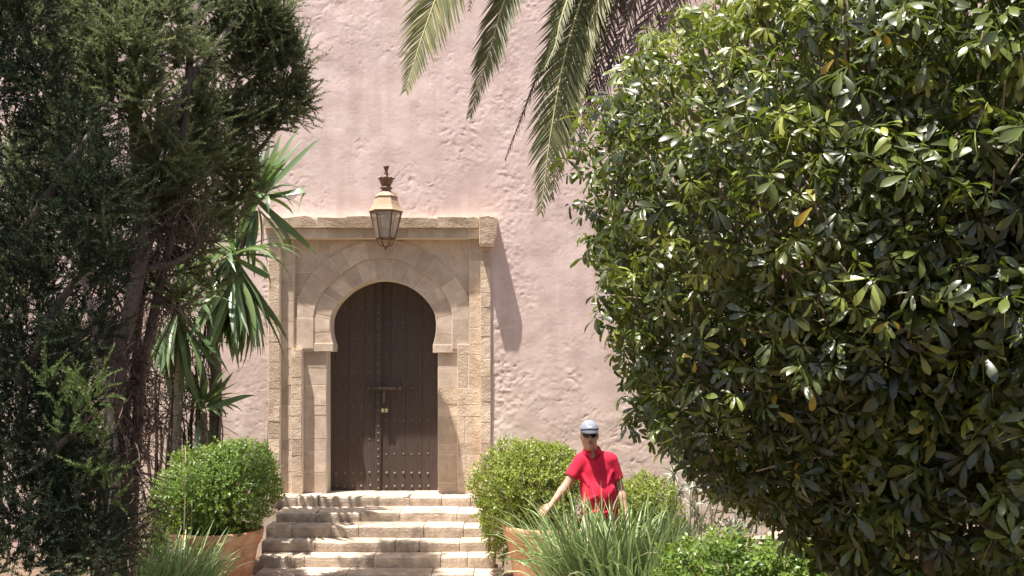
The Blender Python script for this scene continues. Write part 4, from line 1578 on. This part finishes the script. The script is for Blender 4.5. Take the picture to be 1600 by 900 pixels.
def bush_r(d):
    """radius of the clipped hull in direction d (n,3)"""
    e = 2.7
    q = np.abs(d / BR)
    r = 1 / (q[:, 0] ** e + q[:, 1] ** e + q[:, 2] ** e) ** (1 / e)
    # the left side is clipped unevenly: tapering down, undercut below
    q2 = unit(np.stack([d[:, 0], d[:, 2]], -1))
    r2 = 1 / ((np.abs(q2[:, 0]) / BR[0]) ** e + (np.abs(q2[:, 1]) / BR[2]) ** e) ** (1 / e)
    phi = np.degrees(np.arctan2(q2[:, 1], -q2[:, 0]))
    tgt = np.interp(phi, [-120, -90, -76, -59, -43, -30, -21, -12, 3, 14, 34, 48, 62, 90], [2.15, 2.1, 1.62, 1.50, 1.62, 1.72, 1.64, 1.66, 1.76, 1.86, 2.05, 1.96, 2.10, 2.15])
    wgt = np.clip((np.hypot(d[:, 0], d[:, 2]) - .2) / .5, 0, 1) * np.clip((.25 - d[:, 0]) / .25, 0, 1)
    r = r * (1 + wgt * (tgt / r2 - 1))
    lump = fbm(d[:, 0] * 4 + 20, d[:, 2] * 4 + d[:, 1] * 3 + 20, 77, 3) - 0.5
    fine = fbm(d[:, 0] * 11 + 20, d[:, 2] * 11 + d[:, 1] * 9 + 20, 79, 2) - 0.5
    return r * (1 + 0.16 * lump + 0.12 * fine)


bush = thing('umbrella_bush', 'huge clipped umbrella bush with glossy palmate leaves filling the right side', 'bush', (2.5, 6.0, ground_z(2.5, 6.0)))
tv_l, tf_l = [], []
rows_ = [(0.0, 0.035, 0), (.18, .07, .012), (.42, .135, .010), (.68, .180, -.03), (.88, .135, -.10), (1.0, .02, -.17)]
for y, w_, z in rows_:
    tv_l += [(-w_, y, z + w_ * .22), (0, y, z), (w_, y, z + w_ * .22)]
for i in range(len(rows_) - 1):
    tf_l += [(i * 3, i * 3 + 1, i * 3 + 4, i * 3 + 3), (i * 3 + 1, i * 3 + 2, i * 3 + 5, i * 3 + 4)]
tv_l, tf_l = np.array(tv_l), np.array(tf_l)
tv_m = np.array([(-w_, y, z + w_ * .22) if s_i < 0 else ((0, y, z) if s_i == 0 else (w_, y, z + w_ * .22)) for y, w_, z in (rows_[0], rows_[2], rows_[4], rows_[5]) for s_i in (-1, 0, 1)])
tf_m = np.array([f for i in range(3) for f in ((i * 3, i * 3 + 1, i * 3 + 4, i * 3 + 3), (i * 3 + 1, i * 3 + 2, i * 3 + 5, i * 3 + 4))])
tv_s = np.array([[0, 0, 0], [0.17, 0.6, 0.0], [0, 0.6, -0.03], [-0.17, 0.6, 0.0], [0, 1.0, -0.12]])
tf_s = tf_box


def palmate(mb, pos, nrm, size, rnd, tv_=None, tf_=None):
    """compound leaves: leaflets radiating round nrm, drooping; arrays"""
    n = len(pos)
    for k in range(8):
        use = np.ones(n, bool) if k < 6 else rng.random(n) < .6
        p = pos[use]
        nn = nrm[use]
        m_ = len(p)
        X, Y_, Z_ = basis(nn)
        a = k * 2 * math.pi / 7.3 + rng.uniform(-.22, .22, m_) + (pos[use][:, 0] * 37 % 6.28)
        side = X * np.cos(a)[:, None] + Z_ * np.sin(a)[:, None]
        dr = rng.uniform(-.7, .5, m_)[:, None]
        d = unit(side + nn * dr + np.array([0, 0, -.45]))
        bx, by, bz = basis(d, nn + .25 * rand_unit(m_))
        sc = size[use] * rng.uniform(.7, 1.08, m_)
        inst(mb, tv_l if tv_ is None else tv_, tf_l if tf_ is None else tf_, p + d * sc[:, None] * .22, bx, by, bz, sc, np.clip(rnd[use] + rng.uniform(-.12, .12, m_), 0, 1))


n = 13500
d = unit(rng.normal(size=(n * 2, 3)))
d = d[(d[:, 1] < .75)][:n]
n = len(d)
depth = np.where(rng.random(n) < .52, rng.uniform(.90, 1.04, n), rng.uniform(.5, .90, n))
pos = BC + d * (bush_r(d) * depth)[:, None]
nrm = unit(d * .45 + np.array([-.05, -.05, .55]) + .75 * rand_unit(n))
size = rng.uniform(.066, .130, n) * np.where(d[:, 0] < -.45, .82, 1.0)
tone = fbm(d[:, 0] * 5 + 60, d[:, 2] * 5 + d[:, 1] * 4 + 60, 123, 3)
rnd = np.clip(.36 + (tone - .5) * 1.2 + rng.normal(0, .20, n) + .20 * (d[:, 2] > .3) + .10 * (d[:, 0] < -.3) * (d[:, 2] > -.1), 0, 1)  # top and upper-left leaves coloured lighter, painting in the sunlit side
ok = pos[:, 2] > ground_z(pos[:, 0], pos[:, 1]) + .08
pos, nrm, size, rnd, depth, d = pos[ok], nrm[ok], size[ok], rnd[ok], depth[ok], d[ok]
# the 300 that show largest become leaves of their own
dist = np.linalg.norm(pos - [0, 0, EYE], axis=1)
inv = np.abs(pos[:, 0] / pos[:, 1]) < .52
zz = (pos[:, 2] - EYE) / pos[:, 1]
inv &= (zz < .39) & (zz > -.22)
score = size / dist * (depth > .985) * inv * (d[:, 1] < .2)
order = np.argsort(-score)
big, rest = order[:294], order[294:]
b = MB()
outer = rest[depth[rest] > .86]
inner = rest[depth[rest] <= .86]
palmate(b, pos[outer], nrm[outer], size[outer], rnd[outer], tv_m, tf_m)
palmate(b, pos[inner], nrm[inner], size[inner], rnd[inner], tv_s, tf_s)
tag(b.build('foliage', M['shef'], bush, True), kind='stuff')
LM = []
for k in range(8):
    b = MB()
    o_ = np.array([[0.13 * k, 0, 0]])
    palmate(b, o_, np.array([[0, 0, 1.0]]), np.array([1.0]), np.array([.3 + .05 * k]))
    for v in b.v:
        v -= o_
    tube(b, [(0, 0, -1.1), (0.03, 0, -.5), (0, 0, 0.02)], .022, 5, .9)
    me = b.mesh('leaf', True)
    me.materials.append(M['shef_o'])
    LM.append(me)
yl_ = []
for k in range(4):
    b = MB()
    nl = 1 + k
    for q in range(nl):
        a = q * 2.1 + k
        dd = unit(np.array([[math.cos(a), math.sin(a), -.5]]))
        bx, by, bz = basis(dd)
        inst(b, tv_l, tf_l, dd * .2, bx, by, bz, np.array([1.0]), np.array([rng.random()]))
    me = b.mesh('yellow_leaf', True)
    me.materials.append(M['shef_y'])
    yl_.append(me)


def put_palm_leaf(me, p, nn, s, name='leaf'):
    z = Vector(nn).normalized()
    x = Vector((0, 0, 1)).cross(z)
    x = x.normalized() if x.length > 1e-3 else Vector((1, 0, 0))
    y = z.cross(x)
    m = Matrix.Translation(Vector(p)) @ Matrix((x, y, z)).transposed().to_4x4() @ Matrix.Rotation(random.uniform(0, 6.28), 4, 'Z') @ Matrix.Scale(s, 4)
    o = bpy.data.objects.new(name, me)
    COL.objects.link(o)
    o.parent = bush
    o.matrix_parent_inverse = bush.matrix_basis.inverted()
    o.matrix_basis = m


for i in big:
    put_palm_leaf(random.choice(LM), pos[i], nrm[i], size[i] * 1.05)


def hull_hit(px, py):
    """where the sight line through a photo pixel meets the bush hull"""
    o = np.array([0, 0, EYE])
    v = np.array(at(px, py, 1.0)) - o
    for Y in np.linspace(4.0, 9, 400):
        p = o + v * Y
        dd = p - BC
        r = np.linalg.norm(dd)
        if r < bush_r(unit(dd)[None])[0]:
            return p
    return None


for px, py, s in ((1268, 322, .12), (1262, 602, .12), (1205, 640, .11), (1352, 48, .12), (1300, 95, .09), (1082, 560, .07), (1235, 735, .07), (1160, 545, .07), (1385, 500, .09)):
    p = hull_hit(px, py)
    if p is not None:
        put_palm_leaf(random.choice(yl_), p + np.array([0, -.06, 0]), (random.uniform(-.4, .4), -1, .3), s * random.uniform(.8, 1.05), 'yellow_leaf')

# branches
br = MB()
base0 = np.array([2.5, 6.0, float(ground_z(2.5, 6.0)) - .05])
for k in range(5):
    a = k * 1.3
    fork = np.array([2.4 + .45 * math.cos(a), 5.95 + .4 * math.sin(a), 0.9 + .12 * k])
    limb(br, [base0 + [.1 * math.cos(a), .1 * math.sin(a), 0], (base0 + fork) / 2 + [.1, 0, 0], fork], .06, .045, 8, 8)
dd = unit(rng.normal(size=(400, 3)) + [-.25, -.8, .1])
dd = dd[dd[:, 1] < .45][:320]
for q in dd:
    tip = BC + q * bush_r(q[None])[0] * rng.uniform(.90, 1.02)
    st = BC + np.array([.2, .25, -.9]) + (tip - BC) * .18 + rng.normal(size=3) * .22
    md = (st + tip) / 2 + rng.normal(size=3) * .12 + [0, 0, .08]
    P = spline([st, md, tip], 9)
    r0 = rng.uniform(.010, .030)
    tube(br, P, np.linspace(r0, .004, 9), 6, rough=.1)
tag(br.build('branches', M['branch'], bush, True), kind='stuff')
#--PERSON--


# ------------------------------------------------------------------ the man
class SDF:
    """smooth union of round cones and ellipsoids on a grid, meshed with surface nets"""

    def __init__(self, lo, hi, h):
        self.lo, self.h = np.array(lo, float), h
        self.n = np.ceil((np.array(hi) - self.lo) / h).astype(int) + 1
        self.f = np.full(tuple(self.n), 1.0)

    def _sub(self, lo, hi):
        a = np.clip(((np.array(lo) - self.lo) / self.h).astype(int), 0, self.n)
        b = np.clip(((np.array(hi) - self.lo) / self.h).astype(int) + 2, 0, self.n)
        sl = tuple(slice(i, j) for i, j in zip(a, b))
        ax = [self.lo[k] + self.h * np.arange(a[k], b[k]) for k in range(3)]
        return sl, np.meshgrid(*ax, indexing='ij')

    def _join(self, sl, d, k, op):
        f = self.f[sl]
        if op == 'add':
            if k > 0:
                h = np.clip(.5 + .5 * (f - d) / k, 0, 1)
                self.f[sl] = f * (1 - h) + d * h - k * h * (1 - h)
            else:
                self.f[sl] = np.minimum(f, d)
        elif op == 'sub':
            self.f[sl] = np.maximum(f, -d)

    def cone(self, a, b, ra, rb, k=.02, op='add', sq=(1, 1, 1)):
        a, b = np.array(a, float), np.array(b, float)
        m = max(ra, rb) + k * 2 + .03
        sl, (X, Y_, Z_) = self._sub(np.minimum(a, b) - m, np.maximum(a, b) + m)
        ab = b - a
        t = np.clip(((X - a[0]) * ab[0] + (Y_ - a[1]) * ab[1] + (Z_ - a[2]) * ab[2]) / (ab @ ab + 1e-9), 0, 1)
        d = np.sqrt(((X - a[0] - t * ab[0]) / sq[0]) ** 2 + ((Y_ - a[1] - t * ab[1]) / sq[1]) ** 2 + ((Z_ - a[2] - t * ab[2]) / sq[2]) ** 2) - (ra + (rb - ra) * t)
        self._join(sl, d, k, op)
        return self

    def ell(self, c, r, k=.02, op='add'):
        c, r = np.array(c, float), np.array(r, float)
        m = k * 2 + .03
        sl, (X, Y_, Z_) = self._sub(c - r - m, c + r + m)
        q = np.sqrt(((X - c[0]) / r[0]) ** 2 + ((Y_ - c[1]) / r[1]) ** 2 + ((Z_ - c[2]) / r[2]) ** 2)
        self._join(sl, (q - 1) * r.min(), k, op)
        return self

    def plane(self, p, nrm):
        """keep the side nrm points away from"""
        ax = [self.lo[k] + self.h * np.arange(self.n[k]) for k in range(3)]
        X, Y_, Z_ = np.meshgrid(*ax, indexing='ij')
        nrm = np.array(nrm, float) / np.linalg.norm(nrm)
        d = (X - p[0]) * nrm[0] + (Y_ - p[1]) * nrm[1] + (Z_ - p[2]) * nrm[2]
        self.f = np.maximum(self.f, d)
        return self

    def mesh(self, name, origin):
        f = self.f
        s = f < 0
        nx, ny, nz = f.shape
        cnt = np.zeros((nx - 1, ny - 1, nz - 1))
        acc = np.zeros((nx - 1, ny - 1, nz - 1, 3))
        for axis in range(3):
            o1, o2 = [a for a in range(3) if a != axis]
            sa = [slice(None)] * 3
            sb_ = [slice(None)] * 3
            sa[axis] = slice(0, -1)
            sb_[axis] = slice(1, None)
            f0, f1 = f[tuple(sa)], f[tuple(sb_)]
            cr = (f0 < 0) != (f1 < 0)
            with np.errstate(divide='ignore', invalid='ignore'):
                t = np.where(cr, f0 / (f0 - f1), 0)
            for i in (0, 1):
                for j in (0, 1):
                    sl = [slice(None)] * 3
                    sl[o1] = slice(i, f.shape[o1] - 1 + i)
                    sl[o2] = slice(j, f.shape[o2] - 1 + j)
                    c_ = cr[tuple(sl)]
                    cnt += c_
                    acc[..., axis] += np.where(c_, t[tuple(sl)], 0)
                    acc[..., o1] += c_ * i
                    acc[..., o2] += c_ * j
        act = cnt > 0
        idx = np.full(cnt.shape, -1)
        idx[act] = np.arange(act.sum())
        cell = np.argwhere(act)
        V = (cell + acc[act] / cnt[act][:, None]) * self.h + self.lo + np.array(origin)
        Fs = []
        for axis in range(3):
            o1, o2 = (axis + 1) % 3, (axis + 2) % 3
            sa = [slice(None)] * 3
            sb_ = [slice(None)] * 3
            sa[axis] = slice(0, -1)
            sb_[axis] = slice(1, None)
            a, b_ = s[tuple(sa)], s[tuple(sb_)]
            for flip, m in ((False, a & ~b_), (True, ~a & b_)):
                e = np.argwhere(m)
                e = e[(e[:, o1] > 0) & (e[:, o2] > 0) & (e[:, o1] < f.shape[o1] - 1) & (e[:, o2] < f.shape[o2] - 1)]
                if not len(e):
                    continue
                q = []
                for i, j in ((1, 1), (0, 1), (0, 0), (1, 0)):
                    c_ = e.copy()
                    c_[:, o1] -= i
                    c_[:, o2] -= j
                    q.append(idx[c_[:, 0], c_[:, 1], c_[:, 2]])
                F = np.stack(q, -1)
                Fs.append(F[:, ::-1] if flip else F)
        b_ = MB().add(V, np.concatenate(Fs))
        return b_

    def build(self, name, m, parent, origin, smooth_it=2):
        o = self.mesh(name, origin).build(name, m, parent, True)
        return o


M['skin'] = simple('tanned_skin', (0.42, 0.225, 0.15), 0.5, spec=0.4, var=(0.47, 0.265, 0.185), vscale=30)
M['red'] = simple('red_polo_cotton', (0.58, 0.022, 0.055), 0.85, spec=0.2, var=(0.50, 0.016, 0.043), vscale=9, bs=0.35, bscale=14, bdist=0.02)
M['cap'] = simple('pale_cap_cloth', (0.18, 0.19, 0.24), 0.85, var=(0.23, 0.24, 0.29))
M['white'] = simple('white_print', (0.8, 0.8, 0.8), 0.7)
M['hair'] = simple('dark_hair', (0.045, 0.032, 0.026), 0.7, var=(0.10, 0.08, 0.07), vscale=80)
M['lens'] = simple('sunglass_lens', (0.008, 0.008, 0.009), 0.12)
M['trousers'] = simple('beige_trousers', (0.34, 0.27, 0.19), 0.85, var=(0.30, 0.235, 0.165))
M['shoe'] = simple('brown_shoe', (0.08, 0.05, 0.035), 0.6)

PY_ = 10.7
PX_ = at(932, 700, PY_).x
G0 = -0.735
O = (PX_, PY_, G0)
man = thing('person', 'man in red polo shirt, pale cap and sunglasses, arm reaching towards the shrub', 'person', O)
# joints, local metres: x right in the picture, y away from the camera, z up from the feet
HD = np.array([-.075, -.035, 1.695])
NK = np.array([-.045, .0, 1.50])
SL, SR = np.array([-.160, .0, 1.445]), np.array([.150, .03, 1.445])
EL, WL = np.array([-.315, -.06, 1.20]), np.array([-.475, -.20, 1.025])
ER, WR = np.array([.245, .05, 1.15]), np.array([.295, -.06, .905])
PV = np.array([.03, .03, .95])

B_ = SDF((-.72, -.45, -.02), (.50, .40, 1.90), .0075)
# head: skull, jaw, cheeks, nose, lips, chin, brow, ears
B_.ell(HD + [0, .012, .035], (.080, .098, .100), .02)
B_.ell(HD + [0, -.022, -.045], (.066, .074, .088), .03)
B_.cone(HD + [0, -.080, -.105], HD + [0, -.078, -.115], .018, .016, .025)
B_.ell(HD + [0, -.078, .030], (.052, .020, .014), .015)
B_.cone(HD + [0, -.094, .012], HD + [0, -.114, -.028], .009, .0135, .010)
B_.ell(HD + [-.012, -.098, -.034], (.009, .011, .008), .008)
B_.ell(HD + [.012, -.098, -.034], (.009, .011, .008), .008)
B_.ell(HD + [0, -.092, -.060], (.024, .010, .006), .008)
B_.ell(HD + [0, -.090, -.074], (.021, .010, .007), .008)
for sx in (-1, 1):
    B_.ell(HD + [sx * .036, -.070, -.020], (.022, .020, .022), .02)
    B_.ell(HD + [sx * .080, .008, -.008], (.010, .020, .032), .008)
B_.cone(HD + [0, .02, -.06], NK + [0, .015, -.03], .062, .068, .03)
# torso
B_.ell((-.01, .02, 1.33), (.165, .105, .20), .05)
B_.ell((.02, .0, 1.10), (.160, .125, .17), .06)
B_.ell((.03, .02, .94), (.165, .115, .12), .05)
B_.cone(SL + [.03, .01, .01], SR + [-.03, 0, .01], .060, .060, .05)
# arms
for S_, E_, W_ in ((SL, EL, WL), (SR, ER, WR)):
    B_.cone(S_, E_, .058, .044, .03)
    B_.cone(E_, E_ + (W_ - E_) * .35, .043, .043, .02)
    B_.cone(E_ + (W_ - E_) * .3, W_, .043, .027, .02)


def hand(W_, dirv, palm_n, side, curl, spread):
    """palm, four fingers of different lengths and a thumb from the side of the palm"""
    d = np.array(dirv) / np.linalg.norm(dirv)
    nn = np.array(palm_n, float)
    nn = nn - d * (nn @ d)
    nn /= np.linalg.norm(nn)
    sd = np.cross(d, nn) * side
    kn = W_ + d * .092
    for o_ in (-.026, -.009, .009, .026):
        B_.cone(W_ + sd * o_ * .6 + d * .012, kn + sd * o_, .019, .0135, .012)
    for o_, L, sp in ((-.029, .066, -1), (-.010, .078, -.3), (.010, .082, .3), (.029, .074, 1)):
        p = kn + sd * o_
        dd = d + sd * sp * spread
        for q in range(3):
            dd = dd + nn * curl * (.5 + .35 * q)
            dd /= np.linalg.norm(dd)
            e = p + dd * L * (.44, .31, .25)[q]
            B_.cone(p, e, .0100 - .0008 * q, .0094 - .0009 * q, .003)
            p = e
    p = W_ + d * .028 + sd * .024
    for dd, L, r0 in ((d * .55 + sd * .75 + nn * .3, .042, .0135), (d * .85 + sd * .42 + nn * .3, .034, .0115), (d + sd * .12 + nn * .35, .028, .0100)):
        dd = dd / np.linalg.norm(dd)
        e = p + dd * L
        B_.cone(p, e, r0, r0 * .9, .006)
        p = e


hand(WL, (-.72, -.35, -.58), (-.25, .25, -.9), -1, .16, .20)
hand(WR, (.10, -.15, -1), (-.95, -.1, -.1), 1, .20, .06)
# legs and feet (below the grass)
for sx in (-1, 1):
    hp, kn, an = np.array([.03 + sx * .09, .02, .90]), np.array([.03 + sx * .11, -.01 + sx * .03, .50]), np.array([.03 + sx * .12, .04 + sx * .05, .09])
    B_.cone(hp, kn, .088, .060, .04)
    B_.cone(kn, kn + (an - kn) * .35, .056, .058, .03)
    B_.cone(kn + (an - kn) * .3, an, .058, .038, .03)
    B_.cone(an + [0, .02, -.035], an + [0, -.15, -.052], .036, .026, .02)


def grow_head(o):
    c = np.array(HD + [0, .02, -.12]) + np.array(O)
    co = np.empty(len(o.data.vertices) * 3)
    o.data.vertices.foreach_get('co', co)
    co = co.reshape(-1, 3)
    t = np.clip((co[:, 2] - (O[2] + HD[2] - .16)) / .05, 0, 1)[:, None]
    o.data.vertices.foreach_set('co', (c + (co - c) * (1 + .09 * t)).ravel())
    o.data.update()
    return o


grow_head(B_.build('body', M['skin'], man, O))

# polo shirt
S = SDF((-.46, -.30, .78), (.44, .34, 1.62), .0065)
S.ell((-.01, .02, 1.33), (.185, .125, .21), .05)
S.ell((.02, -.008, 1.10), (.186, .156, .18), .07)
S.ell((.03, .015, .94), (.192, .150, .16), .06)
S.cone(SL + [.04, .01, .012], SR + [-.04, 0, .012], .070, .070, .05)
for S_, E_ in ((SL, EL), (SR, ER)):
    e = S_ + (E_ - S_) * .60
    S.cone(S_, e, .074, .072, .035)
    dd = (E_ - S_) / np.linalg.norm(E_ - S_)
    # cut the sleeve square: carve the round end away
    S.ell(e + dd * .083, (.085, .085, .085), 0, 'sub')
# folds
for a_, b2_ in (((-.16, -.10, 1.02), (-.02, -.16, 1.10)), ((.17, -.09, 1.18), (.06, -.14, 1.05)), ((.19, -.05, .98), (.08, -.14, .93)), ((-.12, -.12, .90), (.0, -.15, .95)), ((-.15, -.06, 1.30), (-.09, -.11, 1.20)), ((.15, -.05, 1.33), (.10, -.11, 1.22))):
    S.cone(a_, b2_, .012, .008, .03)
S.plane((0, 0, .872), (0, 0, -1))
S.cone(NK + [-.004, -.012, .0], NK + [-.01, -.02, .12], .058, .064, 0, 'sub')
S.ell(NK + [-.005, -.085, .015], (.022, .05, .045), 0, 'sub')
shirt = S.build('polo_shirt', M['red'], man, O)
# collar: two flaps turned down round the neck
cb_ = MB()
for sgn in (-1, 1):
    rows2 = []
    for i in range(9):
        a = R(-78 + i * 168 / 8 * 1.0) if sgn > 0 else R(-102 - i * 168 / 8)
        for rr, zz in ((.070, .075), (.079, .080), (.106, .028 if i else -.012), (.098, .022 if i else -.016)):
            rows2.append((O[0] + NK[0] + rr * 1.02 * math.cos(a), O[1] + NK[1] + .008 + rr * 1.05 * math.sin(a), O[2] + NK[2] + zz + .026 * math.sin(a)))
    F = []
    for i in range(8):
        for q in range(3):
            F.append((i * 4 + q, i * 4 + q + 1, i * 4 + q + 5, i * 4 + q + 4))
    cb_.add(rows2, F)
cb_.build('collar', M['red'], shirt, True)
# trousers
T = SDF((-.30, -.28, .03), (.36, .32, 1.02), .008)
T.ell((.03, .02, .93), (.172, .124, .12), .04)
for sx in (-1, 1):
    hp, kn, an = np.array([.03 + sx * .09, .02, .88]), np.array([.03 + sx * .11, -.01 + sx * .03, .50]), np.array([.03 + sx * .12, .04 + sx * .05, .08])
    T.cone(hp, kn, .100, .078, .03)
    T.cone(kn, an, .078, .064, .03)
T.plane((0, 0, .075), (0, 0, -1))
T.plane((0, 0, 1.0), (0, 0, 1))
T.build('trousers', M['trousers'], man, O)
for sx in (-1, 1):
    an = np.array([.03 + sx * .12, .04 + sx * .05, .09])
    Sh = SDF(an + [-.09, -.26, -.13], an + [.09, .11, .06], .008)
    Sh.cone(an + [0, .02, -.04], an + [0, -.16, -.05], .048, .042, .02)
    Sh.plane((0, 0, .006), (0, 0, -1))
    Sh.plane((0, 0, .10), (0, 0, 1))
    Sh.build('shoe', M['shoe'], man, O)
lp = MB()
for zz, hh in ((-.058, .0045), (-.071, .0055)):
    V = []
    for q in (0, 1):
        for k in range(10):
            a = 2 * math.pi * k / 10
            x = .021 * math.cos(a)
            V.append((O[0] + HD[0] + x, O[1] + HD[1] - .106 + q * .02 + 14 * x * x, O[2] + HD[2] + zz + hh * math.sin(a)))
    lp.poly(V, [tuple(range(10))] + [(k, 10 + k, 10 + (k + 1) % 10, (k + 1) % 10) for k in range(10)])
grow_head(lp.build('lips', simple('lips', (0.29, 0.12, 0.09), 0.5), man))
# hair below the cap, cap, sunglasses
H = SDF(HD + [-.12, -.12, -.12], HD + [.12, .14, .16], .0055)
H.ell(HD + [0, .018, .035], (.081, .098, .100), 0)
H.ell(HD + [0, -.075, -.03], (.072, .085, .13), 0, 'sub')
H.plane(HD + [0, 0, -.045], (0, -.25, -1))
grow_head(H.build('hair', M['hair'], man, O))
Cp = SDF(HD + [-.13, -.22, -.02], HD + [.13, .15, .17], .0055)
Cp.ell(HD + [0, .012, .045], (.093, .112, .100), 0)
Cp.plane(HD + [0, 0, .050], (0, -.12, -1))
cap = grow_head(Cp.build('cap', M['cap'], man, O))
br_ = MB()
V, F = [], []
for i in range(13):
    a = R(200 + i * 140 / 12)
    for rr in (.6, 1.0):
        ext = 0 if rr < .8 else .105 * max(0, math.sin(R(i * 15))) ** .7
        for dz in (.004, -.004):
            V.append((O[0] + HD[0] + .088 * (1 if rr > .8 else .9) * math.cos(a), O[1] + HD[1] + .012 + .108 * (1 if rr > .8 else .8) * math.sin(a) - ext, O[2] + HD[2] + .052 + dz - ext * .24 - .10 * abs(math.cos(a)) ** 2 * .12))
for i in range(12):
    k = i * 4
    F += [(k, k + 2, k + 6, k + 4), (k + 1, k + 5, k + 7, k + 3), (k + 2, k + 3, k + 7, k + 6)]
br_.add(V, F)
grow_head(br_.build('brim', simple('dark_cap_brim', (0.06, 0.065, 0.085), 0.85), cap, True))
lg = MB()
pts = [(-.030, .0), (-.012, -.006), (.006, -.006), (.036, .014), (.008, .004), (-.010, .006), (-.022, .016)]
V = []
for q in (0, 1):
    for x, z in pts:
        yy = -.108 * math.sqrt(max(0, 1 - (x / .089) ** 2 - ((z + .038) / .098) ** 2))
        V.append((O[0] + HD[0] + x, O[1] + HD[1] + .012 + yy - .005 + q * .006, O[2] + HD[2] + .045 + .040 + z))
n_ = len(pts)
lg.poly(V, [tuple(range(n_))] + [(k, n_ + k, n_ + (k + 1) % n_, (k + 1) % n_) for k in range(n_)])
grow_head(lg.build('white_mark', M['white'], cap))
sg = MB()
for sx in (-1, 1):
    V = []
    for q in (0, 1):
        for k in range(14):
            a = 2 * math.pi * k / 14
            x = sx * .036 + .031 * np.sign(math.cos(a)) * abs(math.cos(a)) ** .7
            z = .020 * np.sign(math.sin(a)) * abs(math.sin(a)) ** .8 - .002
            V.append((O[0] + HD[0] + x, O[1] + HD[1] - .108 + q * .006 + 3.5 * x * x, O[2] + HD[2] + .008 + z))
    F = [tuple(range(14))] + [(k, 14 + k, 14 + (k + 1) % 14, (k + 1) % 14) for k in range(14)] + [tuple(range(27, 13, -1))]
    sg.poly(V, F)
    tube(sg, [(O[0] + HD[0] + sx * .066, O[1] + HD[1] - .092, O[2] + HD[2] + .014), (O[0] + HD[0] + sx * .082, O[1] + HD[1] - .05, O[2] + HD[2] + .014), (O[0] + HD[0] + sx * .086, O[1] + HD[1] + .012, O[2] + HD[2] + .010)], .0035, 6)
tube(sg, [(O[0] + HD[0] - .008, O[1] + HD[1] - .110, O[2] + HD[2] + .014), (O[0] + HD[0] + .008, O[1] + HD[1] - .110, O[2] + HD[2] + .014)], .0035, 6)
grow_head(sg.build('sunglasses', M['lens'], man))
